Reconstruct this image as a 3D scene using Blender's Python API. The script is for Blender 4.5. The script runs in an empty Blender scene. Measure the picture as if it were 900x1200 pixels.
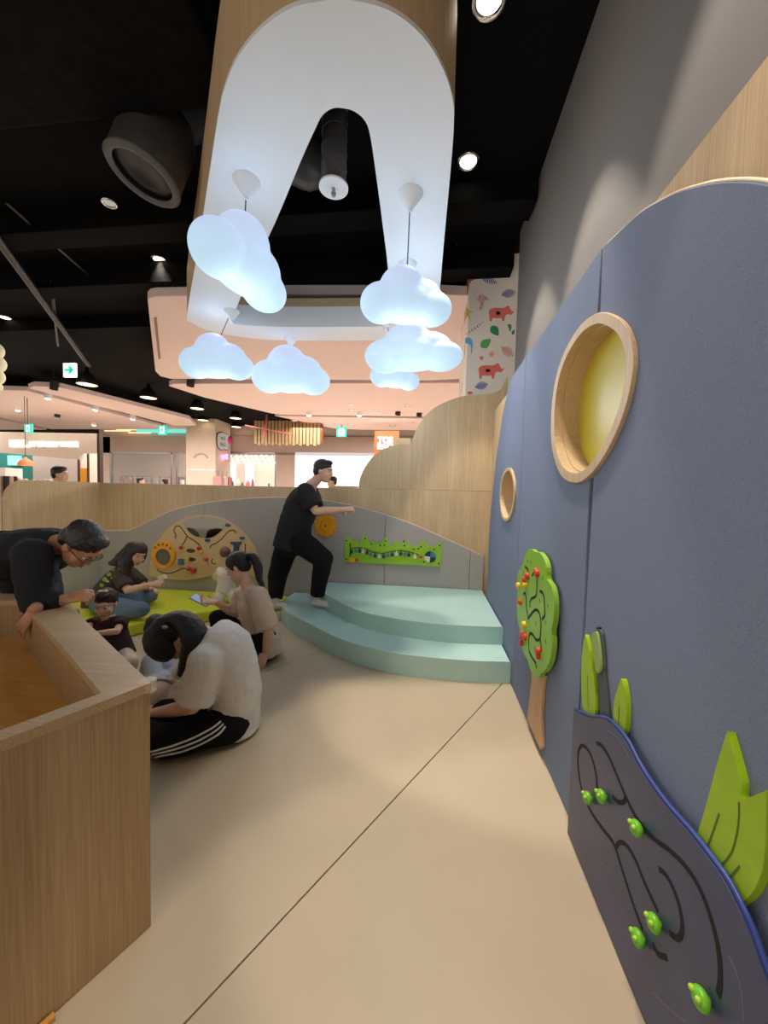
import bpy, bmesh, math, random
import numpy as np
from mathutils import Vector, Matrix
from mathutils.geometry import tessellate_polygon
from mathutils.bvhtree import BVHTree

random.seed(7); np.random.seed(7)
scn = bpy.context.scene
COL = scn.collection
V = lambda *a: np.array(a, float)

# ------------------------------------------------------------------ camera
F, H = 440.0, 1.4                       # focal length in pixels of a 900 x 1200 frame, eye height in metres
YAW, PITCH, ROLL = [math.radians(a) for a in (6.8, -2.7, 1.4)]
FW = V(-math.sin(YAW)*math.cos(PITCH), math.cos(YAW)*math.cos(PITCH), math.sin(PITCH))
R0 = V(math.cos(YAW), math.sin(YAW), 0); U0 = np.cross(R0, FW)
RT = math.cos(ROLL)*R0 + math.sin(ROLL)*U0
UP = -math.sin(ROLL)*R0 + math.cos(ROLL)*U0
CAM = V(0, 0, H)
cd = bpy.data.cameras.new('camera'); cam = bpy.data.objects.new('camera', cd); COL.objects.link(cam)
cd.sensor_fit = 'HORIZONTAL'; cd.sensor_width = 36; cd.lens = F/900*36; cd.clip_start = .02; cd.clip_end = 200
cam.matrix_world = Matrix(((RT[0], UP[0], -FW[0], 0), (RT[1], UP[1], -FW[1], 0), (RT[2], UP[2], -FW[2], H), (0, 0, 0, 1)))
scn.camera = cam
def ray(x, y): return FW + RT*(x-450)/F - UP*(y-600)/F
def PZ(x, y, z): d = ray(x, y); return CAM + d*((z-H)/d[2])
def PX(x, y, X): d = ray(x, y); return CAM + d*(X/d[0])
def PY(x, y, Y): d = ray(x, y); return CAM + d*(Y/d[1])

# ------------------------------------------------------------------ world, exposure
w = bpy.data.worlds.new('mall_ambient'); scn.world = w; w.use_nodes = True
bg = w.node_tree.nodes['Background']; bg.inputs[0].default_value = (1.0, .90, .80, 1); bg.inputs[1].default_value = 1.15
vs = scn.view_settings; vs.view_transform = 'Standard'; vs.look = 'None'; vs.gamma = 1; vs.exposure = 0.0; vs.use_curve_mapping = False

# ------------------------------------------------------------------ lights of the place (downlight rows on the black ceiling)
CEIL = 4.3
WARM = (1.0, .88, .74)
def spot(name, loc, power, deg, col=WARM, blend=.35, aim=None, size=.07):
    l = bpy.data.lights.new(name, 'SPOT'); l.energy = power; l.spot_size = math.radians(deg); l.spot_blend = blend; l.color = col; l.shadow_soft_size = size
    o = bpy.data.objects.new(name, l); COL.objects.link(o); o.location = Vector(loc)
    if aim is not None: o.rotation_euler = (Vector(aim)-Vector(loc)).to_track_quat('-Z', 'Y').to_euler()
    return o
def area(name, loc, power, sx, sy, col=WARM, aim=None):
    l = bpy.data.lights.new(name, 'AREA'); l.energy = power; l.shape = 'RECTANGLE'; l.size = sx; l.size_y = sy; l.color = col
    o = bpy.data.objects.new(name, l); COL.objects.link(o); o.location = Vector(loc)
    if aim is not None: o.rotation_euler = (Vector(aim)-Vector(loc)).to_track_quat('-Z', 'Y').to_euler()
    return o
DOWN = [(.26, 2.38), (.25, 3.45), (.23, 4.62), (-.97, 4.65), (-3.48, 4.52), (.26, 1.30), (.26, .2), (-1.2, .2), (-2.6, 1.6), (-3.5, 2.9), (-1.2, -1.4)]
for i, (x, y) in enumerate(DOWN):
    if x > 0: spot('downlight_beam', (x, y, CEIL-.03), 250 if y > 2 else 165, 50, blend=.12, aim=(x+.45, y, 0))      # row beside the wall, tilted to wash it
    else: spot('downlight_beam', (x, y, CEIL-.03), 100 if y > 1 else 35, 62, blend=.2)
# mall beyond the fence: general shop lighting
for (x, y, s, e) in ((-9, 11, 6, 330), (-2, 12, 6, 420), (-16, 10, 6, 330), (3, 12, 5, 300), (-6, 7.2, 4, 100)):
    area('mall_lighting', (x, y, 3.72), e, s, 3, (1.0, .93, .89))
for x in (-10.6, -8.0, -5.2): area('shop_interior_fill', (x, 16.6, 3.6), 90, 2.2, 1.0, (1.0, .93, .88), (x, 17.8, .8))  # unseen area lamps added to brighten the interiors behind the shop glass

# ------------------------------------------------------------------ materials
MATS = {}
def lin(c):
    return tuple((v/12.92 if v <= .04045 else ((v+.055)/1.055)**2.4) for v in [k/255 for k in c]) + (1,)
def mat(name, rgb, rough=.6, noise=0, scale=40, bump=0, metal=0, spec=.5, stretch=None, dark=None, emit=0, emit_col=None, alpha=1, trans=0):
    if name in MATS: return MATS[name]
    m = bpy.data.materials.new(name); m.use_nodes = True; MATS[name] = m
    nt = m.node_tree; b = nt.nodes['Principled BSDF']
    c = lin(rgb)
    b.inputs['Base Color'].default_value = c; b.inputs['Roughness'].default_value = rough; b.inputs['Metallic'].default_value = metal
    b.inputs['Specular IOR Level'].default_value = spec
    if emit: b.inputs['Emission Color'].default_value = lin(emit_col or rgb); b.inputs['Emission Strength'].default_value = emit
    if alpha < 1: b.inputs['Alpha'].default_value = alpha
    if trans: b.inputs['Transmission Weight'].default_value = trans
    if noise or bump:
        tc = nt.nodes.new('ShaderNodeTexCoord'); mp = nt.nodes.new('ShaderNodeMapping'); nz = nt.nodes.new('ShaderNodeTexNoise')
        nt.links.new(tc.outputs['Object'], mp.inputs[0]); nt.links.new(mp.outputs[0], nz.inputs['Vector'])
        if stretch: mp.inputs['Scale'].default_value = stretch
        nz.inputs['Scale'].default_value = scale; nz.inputs['Detail'].default_value = 6; nz.inputs['Roughness'].default_value = .6
        if noise:
            rp = nt.nodes.new('ShaderNodeValToRGB'); nt.links.new(nz.outputs['Fac'], rp.inputs[0])
            d = lin(dark) if dark else tuple(v*(1-noise) for v in c[:3])+(1,)
            h = tuple(min(1, v*(1+noise*.6)) for v in c[:3])+(1,)
            rp.color_ramp.elements[0].color = d; rp.color_ramp.elements[0].position = .3
            rp.color_ramp.elements[1].color = h; rp.color_ramp.elements[1].position = .7
            nt.links.new(rp.outputs[0], b.inputs['Base Color'])
        if bump:
            bp = nt.nodes.new('ShaderNodeBump'); bp.inputs['Strength'].default_value = bump; bp.inputs['Distance'].default_value = .01
            nt.links.new(nz.outputs['Fac'], bp.inputs['Height']); nt.links.new(bp.outputs[0], b.inputs['Normal'])
    return m
def wood(name, light, dark, axis='z', rough=.5, sc=1.0):
    """oak laminate: fine streaks plus broad drawn-out figure along one axis"""
    if name in MATS: return MATS[name]
    m = bpy.data.materials.new(name); m.use_nodes = True; MATS[name] = m
    nt = m.node_tree; b = nt.nodes['Principled BSDF']; b.inputs['Roughness'].default_value = rough
    N = nt.nodes.new; L = nt.links.new
    tc = N('ShaderNodeTexCoord')
    def band(s_across, s_along, detail):
        mp = N('ShaderNodeMapping'); nz = N('ShaderNodeTexNoise')
        s = [s_across*sc]*3; s['xyz'.index(axis)] = s_along*sc
        mp.inputs['Scale'].default_value = s; nz.inputs['Scale'].default_value = 1; nz.inputs['Detail'].default_value = detail
        L(tc.outputs['Object'], mp.inputs[0]); L(mp.outputs[0], nz.inputs['Vector']); return nz.outputs['Fac']
    fine = band(210, 3.2, 6); broad = band(5.5, .5, 3)
    mr = N('ShaderNodeMath'); mr.operation = 'MULTIPLY'; mr.inputs[1].default_value = 9; L(broad, mr.inputs[0])
    sn = N('ShaderNodeMath'); sn.operation = 'SINE'; L(mr.outputs[0], sn.inputs[0])
    ab = N('ShaderNodeMath'); ab.operation = 'MULTIPLY_ADD'; ab.inputs[1].default_value = .13; ab.inputs[2].default_value = .0; L(sn.outputs[0], ab.inputs[0])
    ad = N('ShaderNodeMath'); ad.operation = 'ADD'; L(fine, ad.inputs[0]); L(ab.outputs[0], ad.inputs[1])
    rp = N('ShaderNodeValToRGB'); L(ad.outputs[0], rp.inputs[0])
    rp.color_ramp.elements[0].position = .28; rp.color_ramp.elements[0].color = lin(dark)
    rp.color_ramp.elements[1].position = .68; rp.color_ramp.elements[1].color = lin(light)
    L(rp.outputs[0], b.inputs['Base Color'])
    bp = N('ShaderNodeBump'); bp.inputs['Strength'].default_value = .06; bp.inputs['Distance'].default_value = .004; L(fine, bp.inputs['Height']); L(bp.outputs[0], b.inputs['Normal'])
    return m
M_OAK = wood('oak_laminate', (222, 196, 158), (198, 168, 128))
M_OAKH = wood('oak_laminate_flat', (214, 190, 156), (190, 163, 127), 'x')
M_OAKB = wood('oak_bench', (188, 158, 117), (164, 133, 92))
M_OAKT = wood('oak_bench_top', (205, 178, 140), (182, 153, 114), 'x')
M_AMBER = wood('amber_board', (226, 172, 96), (206, 146, 72), 'x', .14)
M_PINE = wood('pale_pine', (228, 200, 155), (208, 175, 125), 'x', .45)
M_FELT = mat('blue_felt', (129, 139, 163), .95, .22, 420, .25, spec=.1)
M_FELTG = mat('grey_felt', (180, 173, 167), .95, .14, 420, .2, spec=.1)
M_FLOOR = mat('beige_vinyl_mat', (187, 171, 146), .42, .05, 3.0, .02, spec=.35)
M_MINT = mat('mint_vinyl', (178, 212, 204), .45, .04, 5, .03)
M_LIME = mat('lime_vinyl', (206, 214, 52), .45, .05, 5, .03)
M_GREYW = mat('grey_wall', (122, 118, 115), .85, .08, 160, .05)
M_BLACK = mat('black_paint', (9, 8, 8), .85, .35, 14, .3, spec=.12)
M_BLACKR = mat('black_insulation', (20, 18, 17), .95, .5, 9, .9, spec=.12)
M_BLK = mat('black_metal', (24, 24, 25), .4)
M_SOFF = mat('cream_soffit', (236, 214, 206), .8, .02, 8)
M_WHITE = mat('white_panel', (238, 240, 242), .6, .01, 8)
M_WOODEDGE = mat('pale_edge', (228, 205, 175), .5, .05, 30)
M_YEL = mat('yellow_acrylic', (218, 202, 62), .35, .02, 6)
M_GREEN = mat('apple_green_board', (150, 200, 40), .35, .08, 12)
M_LEAF = mat('lime_leaf_board', (160, 196, 28), .4, .12, 18)
M_TREE = mat('tree_green_board', (140, 190, 50), .4, .10, 20)
M_TRUNK = wood('tree_trunk_board', (214, 176, 138), (190, 150, 112))
M_NAVY = mat('pond_board', (60, 68, 104), .38, .18, 7)
M_NAVYEDGE = mat('pond_edge_blue', (52, 70, 140), .35, .05, 9)
M_SLOT = mat('dark_slot', (14, 13, 16), .8)
M_RED = mat('red_plastic', (205, 60, 36), .3)
M_YELP = mat('yellow_plastic', (240, 196, 40), .3)
M_ORANGE = mat('orange_plastic', (240, 165, 20), .35)
M_BLUEP = mat('blue_plastic', (40, 62, 130), .35)
M_MIRROR = mat('mirror', (116, 112, 102), .06, metal=1)
M_GREYP = mat('grey_disc', (110, 100, 98), .5, .3, 60)
M_CHROME = mat('chrome', (215, 215, 215), .15, metal=1)
M_LAMP = mat('lamp_lens', (255, 246, 230), .4, emit=9, emit_col=(255, 240, 215))
M_LAMP2 = mat('shop_spot_lens', (255, 246, 240), .4, emit=6, emit_col=(255, 245, 240))
M_DIMGLASS = mat('dim_lens', (190, 190, 185), .3, emit=.25, emit_col=(235, 235, 225))
M_DUCT = mat('black_duct', (62, 58, 55), .45, .3, 30, .2)
M_STEEL = mat('brushed_steel', (150, 150, 150), .35, metal=1)
M_CREAM = mat('cream_plaster', (226, 205, 186), .8, .03, 6)
M_TAUPE = mat('taupe_plaster', (196, 172, 156), .8, .03, 6)
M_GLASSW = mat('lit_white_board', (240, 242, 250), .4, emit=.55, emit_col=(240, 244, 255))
M_PANE = mat('shop_glass', (225, 228, 230), .08, alpha=.16)
M_TILE = mat('mall_floor_tile', (205, 190, 172), .25, .05, 2)
M_TEAL = mat('teal_wall', (0, 104, 96), .6, .1, 3)
M_TERRA = mat('terracotta_panel', (176, 84, 40), .7, .06, 6)
M_SIGN = mat('sign_white_glow', (255, 255, 255), .4, emit=2.2, emit_col=(255, 252, 248))
M_SIGNC = mat('sign_cool_glow', (255, 255, 255), .4, emit=2.0, emit_col=(225, 245, 255))
M_NEON = mat('neon_pink', (255, 120, 225), .4, emit=3.0, emit_col=(255, 130, 230))
M_EXIT = mat('exit_green', (0, 190, 150), .4, emit=1.0, emit_col=(0, 205, 160))
M_EXITW = mat('exit_white', (235, 250, 245), .4, emit=1.2, emit_col=(225, 250, 240))
M_CYANLIT = mat('teal_cove', (120, 225, 215), .4, emit=.9, emit_col=(110, 225, 215))
M_COVE = mat('warm_cove', (255, 225, 170), .4, emit=1.1, emit_col=(255, 222, 165))
M_BROWN = mat('dark_brown_wood', (64, 42, 32), .55, .25, 20)
M_REDWOOD = mat('red_brown_wood', (140, 74, 42), .5, .2, 20)

# ------------------------------------------------------------------ mesh helpers
WO = {}
def obj(name, verts, faces, m, parent=None, smooth=False, origin=None, kind=None):
    v = np.asarray(verts, float)
    if origin is None:
        lo, hi = v.min(0), v.max(0); origin = V((lo[0]+hi[0])/2, (lo[1]+hi[1])/2, lo[2])
    origin = np.asarray(origin, float)
    me = bpy.data.meshes.new(name); me.from_pydata((v-origin).tolist(), [], [list(map(int, f)) for f in faces])
    bm = bmesh.new(); bm.from_mesh(me); bmesh.ops.recalc_face_normals(bm, faces=bm.faces); bm.to_mesh(me); bm.free()
    if smooth: me.polygons.foreach_set('use_smooth', [True]*len(me.polygons))
    me.materials.append(m)
    o = bpy.data.objects.new(name, me); COL.objects.link(o); WO[o.name] = origin
    if parent is not None: o.parent = parent; o.location = Vector(origin-WO[parent.name])
    else: o.location = Vector(origin)
    if kind: o['kind'] = kind
    return o
def tag(o, label, cat, group=None):
    o['label'] = label; o['category'] = cat
    if group: o['group'] = group
    return o
def thing(name, label, cat, loc, group=None):
    o = bpy.data.objects.new(name, None); COL.objects.link(o); o.location = Vector(loc); o.empty_display_size = .05
    WO[o.name] = np.asarray(loc, float)
    return tag(o, label, cat, group)
def struct(o): o['kind'] = 'structure'; return o
def bevel(o, w=.004, seg=2):
    md = o.modifiers.new('bevel', 'BEVEL'); md.width = w; md.segments = seg; md.limit_method = 'ANGLE'; md.angle_limit = math.radians(35); return o
def box(lo, hi):
    (a, b, c), (d, e, f) = lo, hi
    v = [(a,b,c),(d,b,c),(d,e,c),(a,e,c),(a,b,f),(d,b,f),(d,e,f),(a,e,f)]
    return v, [(0,1,2,3),(4,5,6,7),(0,1,5,4),(1,2,6,5),(2,3,7,6),(3,0,4,7)]
def merge(*parts):
    vs_, fs = [], []
    for v, f in parts:
        k = len(vs_); vs_ += [tuple(p) for p in v]; fs += [tuple(i+k for i in q) for q in f]
    return vs_, fs
def obox(c, ax, ay, az):
    """box about c with half-axis vectors"""
    c, ax, ay, az = [np.asarray(k, float) for k in (c, ax, ay, az)]
    v = [c+sx*ax+sy*ay+sz*az for sz in (-1, 1) for sx, sy in ((-1,-1),(1,-1),(1,1),(-1,1))]
    return v, [(0,1,2,3),(4,5,6,7),(0,1,5,4),(1,2,6,5),(2,3,7,6),(3,0,4,7)]
def plate(outer, mp, w0, w1, holes=()):
    """polygon with holes, extruded from w0 to w1; mp(u, v, w) -> xyz"""
    loops = [list(outer)]+[list(h) for h in holes]
    pts = [p for l in loops for p in l]; n = len(pts)
    tris = tessellate_polygon([[Vector((p[0], p[1], 0)) for p in l] for l in loops])
    v = [mp(p[0], p[1], w0) for p in pts]+[mp(p[0], p[1], w1) for p in pts]
    f = [tuple(t) for t in tris]+[tuple(i+n for i in t) for t in tris]
    k = 0
    for l in loops:
        m_ = len(l)
        for i in range(m_): a, b = k+i, k+(i+1) % m_; f.append((a, b, b+n, a+n))
        k += m_
    return v, f
def smooth_loop(pts, n=6, closed=True):
    P = [np.asarray(p, float) for p in pts]; m_ = len(P); out = []
    rng = range(m_) if closed else range(m_-1)
    for i in rng:
        if closed: a, b, c, d = P[i-1], P[i], P[(i+1) % m_], P[(i+2) % m_]
        else: a, b, c, d = P[max(0, i-1)], P[i], P[i+1], P[min(m_-1, i+2)]
        for k in range(n):
            t = k/n
            out.append(.5*((2*b)+(-a+c)*t+(2*a-5*b+4*c-d)*t*t+(-a+3*b-3*c+d)*t**3))
    if not closed: out.append(P[-1])
    return out
def loft(pts, rads, lat=None, c0='round', c1='round', n=14):
    """tube through pts; rads are r or (a, b) with a along the lateral axis. Closed ends."""
    P = [np.asarray(p, float) for p in pts]; R = [(r, r) if np.isscalar(r) else tuple(r) for r in rads]
    T = []
    for i in range(len(P)):
        t = P[min(i+1, len(P)-1)]-P[max(i-1, 0)]; T.append(t/(np.linalg.norm(t)+1e-12))
    if lat is None:
        ref = V(0, 0, 1) if abs(T[0][2]) < .9 else V(1, 0, 0)
        lat = np.cross(T[0], ref)
    lat = np.asarray(lat, float)
    rings = []
    def ring(c, t, a, b):
        nonlocal lat
        l = lat-t*(lat@t)
        if np.linalg.norm(l) < 1e-6: l = np.cross(t, V(.3, .5, .8))
        l /= np.linalg.norm(l); m_ = np.cross(t, l)
        rings.append([c+l*a*math.cos(q)+m_*b*math.sin(q) for q in np.linspace(0, 2*math.pi, n, endpoint=False)])
    cr = 4
    if c0 == 'round':
        for k in range(1, cr): q = k/cr*math.pi/2; h = min(R[0]); ring(P[0]-T[0]*h*math.cos(q), T[0], R[0][0]*math.sin(q), R[0][1]*math.sin(q))
        e0 = P[0]-T[0]*min(R[0])
    else: e0 = P[0]
    for i in range(len(P)): ring(P[i], T[i], *R[i])
    if c1 == 'round':
        for k in range(cr-1, 0, -1): q = k/cr*math.pi/2; h = min(R[-1]); ring(P[-1]+T[-1]*h*math.cos(q), T[-1], R[-1][0]*math.sin(q), R[-1][1]*math.sin(q))
        e1 = P[-1]+T[-1]*min(R[-1])
    else: e1 = P[-1]
    v = [p for r in rings for p in r]; f = []
    for i in range(len(rings)-1):
        for k in range(n): a, b = i*n+k, i*n+(k+1) % n; f.append((a, b, b+n, a+n))
    v += [e0, e1]; k0, k1 = len(v)-2, len(v)-1; q = (len(rings)-1)*n
    for k in range(n): f.append((k0, (k+1) % n, k)); f.append((k1, q+k, q+(k+1) % n))
    return v, f
def ell(c, rad, axes=None, n=16, m_=10):
    A = np.eye(3) if axes is None else np.array(axes, float)    # rows are the axes
    c = np.asarray(c, float); v = []; f = []
    for i in range(1, m_):
        th = math.pi*i/m_
        for k in range(n):
            ph = 2*math.pi*k/n
            l = V(rad[0]*math.sin(th)*math.cos(ph), rad[1]*math.sin(th)*math.sin(ph), rad[2]*math.cos(th))
            v.append(c+l@A)
    v += [c+V(0, 0, rad[2])@A, c+V(0, 0, -rad[2])@A]; top, bot = len(v)-2, len(v)-1
    for i in range(m_-2):
        for k in range(n): a, b = i*n+k, i*n+(k+1) % n; f.append((a, b, b+n, a+n))
    q = (m_-2)*n
    for k in range(n): f.append((top, (k+1) % n, k)); f.append((bot, q+k, q+(k+1) % n))
    return v, f
def lathe(prof, c, ax=(0, 0, 1), n=28):
    """surface of revolution; prof = [(r, h)], about axis ax at c, open ends unless r = 0"""
    ax = np.asarray(ax, float); ax = ax/np.linalg.norm(ax); ref = V(1, 0, 0) if abs(ax[0]) < .9 else V(0, 1, 0)
    a = np.cross(ax, ref); a /= np.linalg.norm(a); b = np.cross(ax, a); c = np.asarray(c, float)
    v = []; f = []
    for (r, h) in prof:
        for k in range(n): q = 2*math.pi*k/n; v.append(c+ax*h+(a*math.cos(q)+b*math.sin(q))*max(r, 1e-5))
    for i in range(len(prof)-1):
        for k in range(n): p, q = i*n+k, i*n+(k+1) % n; f.append((p, q, q+n, p+n))
    return v, f
def ribbon(pts2, wd, mp, w0, w1):
    """flat strip of width wd along a 2-D polyline, from w0 to w1"""
    P = [np.asarray(p, float) for p in pts2]; Lf, Rg = [], []
    for i, p in enumerate(P):
        t = P[min(i+1, len(P)-1)]-P[max(i-1, 0)]; t /= np.linalg.norm(t)+1e-9; nn = V(-t[1], t[0])
        Lf.append(p+nn*wd/2); Rg.append(p-nn*wd/2)
    n = len(P); v = []
    for wv in (w0, w1):
        v += [mp(p[0], p[1], wv) for p in Lf]+[mp(p[0], p[1], wv) for p in Rg]
    f = []
    for i in range(n-1):
        f += [(i, i+1, n+i+1, n+i), (2*n+i, 2*n+i+1, 3*n+i+1, 3*n+i), (i, i+1, 2*n+i+1, 2*n+i), (n+i, n+i+1, 3*n+i+1, 3*n+i)]
    f += [(0, n, 3*n, 2*n), (n-1, 2*n-1, 4*n-1, 3*n-1)]
    return v, f
def circle(c, r, n=28, ry=None): return [(c[0]+r*math.cos(2*math.pi*k/n), c[1]+(ry or r)*math.sin(2*math.pi*k/n)) for k in range(n)]
def copy_tree(o, parent=None, shift=None):
    c = o.copy(); COL.objects.link(c); c.parent = parent
    for ch in list(o.children): copy_tree(ch, c)
    return c
def text(name, s, loc, right, up, h, m, parent=None, depth=.01, align='CENTER', bold=.0):
    cu = bpy.data.curves.new(name, 'FONT'); cu.body = s; cu.size = h/.7; cu.extrude = depth; cu.align_x = align; cu.align_y = 'CENTER'; cu.offset = bold
    t = bpy.data.objects.new('tmp', cu); COL.objects.link(t)
    me = bpy.data.meshes.new_from_object(t.evaluated_get(bpy.context.evaluated_depsgraph_get())); bpy.data.objects.remove(t)
    r = Vector(right).normalized(); u = Vector(up).normalized(); n = r.cross(u)
    me.transform(Matrix((r, u, n)).transposed().to_4x4())
    me.materials.clear(); me.materials.append(m); me.name = name
    o = bpy.data.objects.new(name, me); COL.objects.link(o); WO[o.name] = np.asarray(loc, float)
    if parent is not None: o.parent = parent; o.location = Vector(np.asarray(loc, float)-WO[parent.name])
    else: o.location = Vector(loc)
    return o

# ------------------------------------------------------------------ the setting
XW, YB = .65, 4.42                    # face of the right-hand felt, face of the back felt
RWm = lambda u, v, w: (XW-w, u, v)    # right wall: u = y, v = z, w out of the wall
BWm = lambda u, v, w: (u, YB-w, v)    # back wall: u = x, v = z
def rw(x, y, w=0): p = PX(x, y, XW-w); return (p[1], p[2])
def bw(x, y): p = PY(x, y, YB); return (p[0], p[2])

# floor: a mall slab and the padded mats laid on it
floor = struct(obj('floor', *box((-26, -4, -.12), (9, 22, -.03)), M_TILE))
fl_seam_a, fl_seam_b = PZ(215, 1200, 0), PZ(580, 810, 0)
sd = (fl_seam_b-fl_seam_a)[:2]; sd /= np.linalg.norm(sd)
def half(poly, p, d, keep):
    """clip polygon by the line through p along d; keep = +1 left side, -1 right side"""
    out = []; s = lambda q: keep*(d[0]*(q[1]-p[1])-d[1]*(q[0]-p[0]))
    for i in range(len(poly)):
        a, b = poly[i], poly[(i+1) % len(poly)]; sa, sb = s(a), s(b)
        if sa >= 0: out.append(a)
        if sa*sb < 0: t = sa/(sa-sb); out.append((a[0]+(b[0]-a[0])*t, a[1]+(b[1]-a[1])*t))
    return out
HZm = lambda u, v, w: (u, v, w)
room = [(-4.5, -2.5), (XW+.02, -2.5), (XW+.02, YB+.02), (-4.5, YB+.02)]
nrm = V(-sd[1], sd[0]); g = .0025
mats_ = [half(room, fl_seam_a[:2]-nrm*g, sd, -1)]
rest = half(room, fl_seam_a[:2]+nrm*g, sd, 1)
s2a, s2b = PZ(319, 784, 0)[:2], PZ(378, 762, 0)[:2]; sd2 = (s2b-s2a)/np.linalg.norm(s2b-s2a); n2 = V(-sd2[1], sd2[0])
mats_ += [half(rest, s2a+n2*g, sd2, 1), half(rest, s2a-n2*g, sd2, -1)]
for pl in mats_:
    if len(pl) > 2: bevel(obj('floor_mat', *plate(pl, HZm, -.029, 0), M_FLOOR, floor), .003, 2)

# right wall: grey upper wall, oak backing, felt panels with a hill-shaped top
XG = .90
wr = struct(obj('wall_right', *box((XG, -4, 0), (XG+.15, 4.38, CEIL)), M_GREYW))
OAKTOP = 2.385
prof = [rw(*p) for p in [(571, 690), (572, 650), (575, 600), (581, 540), (590, 480), (599, 443), (608, 425)]]
prof = [(prof[0][0]+.01, 0.)]+prof
zt = [p for p in [rw(*q) for q in [(640, 377), (673, 327), (707, 280), (750, 248), (790, 226), (830, 215), (860, 212), (900, 215)]]]
prof += [(y, min(z, OAKTOP+.012)) for y, z in zt]
prof += [(.70, 1.86), (.5, 1.62), (.2, 1.35), (-.4, 1.1), (-2.5, 1.0)]
pr = np.array(prof)[::-1]; py_, pz_ = np.maximum.accumulate(pr[:, 0]+np.arange(len(pr))*1e-5), np.minimum(pr[:, 1], OAKTOP+.01)
sy = np.linspace(-2.5, py_[-1], 260); szz = np.interp(sy, py_, pz_)
for _ in range(3): szz[1:-12] = (szz[:-13]+szz[1:-12]*2+szz[2:-11])/4
hill = lambda y: float(np.interp(y, sy, szz))
seam1, seam2 = rw(683, 740)[0], rw(609, 600)[0]
# portholes
big = smooth_loop([rw(*p) for p in [(712, 366), (735, 378), (747, 408), (745, 448), (733, 492), (715, 530), (696, 556), (678, 566), (660, 556), (650, 525), (649, 488), (653, 450), (663, 416), (680, 386), (696, 371)]], 4)
sml = smooth_loop([rw(*p) for p in [(597, 548), (602, 553), (605, 570), (604, 590), (600, 605), (595, 611), (590, 606), (587.5, 590), (588, 572), (591, 556)]], 4)
def scale_loop(l, k):
    c = np.mean(l, axis=0); return [tuple(c+(np.asarray(p)-c)*k) for p in l]
bh, sh = scale_loop(big, .97), scale_loop(sml, .96)
bevel(obj('oak_backing', *plate([(-3, 0), (YB+.05, 0), (YB+.05, OAKTOP), (-3, OAKTOP)], RWm, -.085, -.06, [bh, sh]), M_OAK, wr), .002, 1)
bevel(obj('top_ledge', *box((XW+.086, -3, OAKTOP-.03), (XG-.002, YB+.05, OAKTOP)), M_OAKH, wr), .002, 1)
def seg(a, b):
    ys = [y for y in sy if a+.004 < y < b-.004]
    return [(a, 0), (b, 0), (b, hill(b))]+[(y, hill(y)) for y in ys[::-1]]+[(a, hill(a))]
def bite(hole, s, side):
    """hole points on one side of the seam, ordered bottom to top"""
    pts = sorted([tuple(p) for p in hole if (p[0]-s)*side > 0], key=lambda p: math.atan2(p[1]-np.mean(hole, axis=0)[1], (p[0]-s)*side))
    return pts
gq = .0025
near = seg(-2.5, seam1-gq); bt = bite(bh, seam1-gq, -1)
near = near[:2]+[p for p in bt]+near[2:]
mid = seg(seam1+gq, seam2-gq); bt2 = bite(bh, seam1+gq, 1)
mid = mid+[p for p in bt2[::-1]]
far = seg(seam2+gq, py_[-1])
bevel(obj('felt_panel', *plate(near, RWm, -.06, 0), M_FELT, wr), .002, 1)
bevel(obj('felt_panel', *plate(mid, RWm, -.06, 0), M_FELT, wr), .002, 1)
bevel(obj('felt_panel', *plate(far, RWm, -.06, 0, [sh]), M_FELT, wr), .002, 1)
ed = [RWm(y, hill(y)+.003, -.012) for y in sy if y > -1]
obj('felt_edging', *loft(ed, [.006]*len(ed), c0='flat', c1='flat', n=6), M_WOODEDGE, wr, True)
def porthole(loop, depth, back_mat, label, tilt):
    c = np.mean(loop, axis=0); t = thing('porthole', label, 'porthole', RWm(c[0], c[1], 0), 'wall portholes')
    bevel(obj('ring_frame', *plate(loop, RWm, -.03, .014, [scale_loop(loop, .88)]), M_OAK, t), .006, 3)
    a, b = scale_loop(loop, .885), scale_loop(loop, .86)
    obj('liner', *plate(a, RWm, -depth, -.028, [b]), M_OAK, t)
    obj('back_disc', *plate(scale_loop(loop, .90), RWm, -depth-.012, -depth), back_mat, t)
    return t
porthole(big, .105, M_YEL, 'large oak-ringed porthole with a yellow back in the blue felt wall', 0)
porthole(sml, .12, M_OAK, 'small oak-ringed porthole near the far end of the blue felt wall', 0)
# back wall: oak fence with a cloud-shaped upper part and a grey felt hill
FZ = 1.462
wb = struct(obj('wall_back', *box((-4.36, YB+.05, 0), (XW+.2, YB+.16, FZ)), M_OAK))
cl = [(420, 573), (422, 560), (428, 547), (438, 534), (450, 526), (464, 521), (482, 519.5)]
cl2 = [(484, 514), (488, 503), (495, 491), (506, 480), (520, 472), (543, 464), (580, 460), (606, 440)]
YC = YB+.05
cpts = smooth_loop([PY(*p, YC)[[0, 2]] for p in cl], 4, False)+smooth_loop([PY(*p, YC)[[0, 2]] for p in cl2], 4, False)
cpts = [tuple(p) for p in cpts]; cpts[0] = (cpts[0][0], FZ+.002)
xr = XW+.2
cpts = [p for p in cpts if p[0] < xr]+[(xr, cpts[-1][1]), (xr, FZ+.002)]
bevel(obj('cloud_panel', *plate(cpts, lambda u, v, w: (u, YC+w, v), 0, .11), M_OAK, wb), .003)
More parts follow.
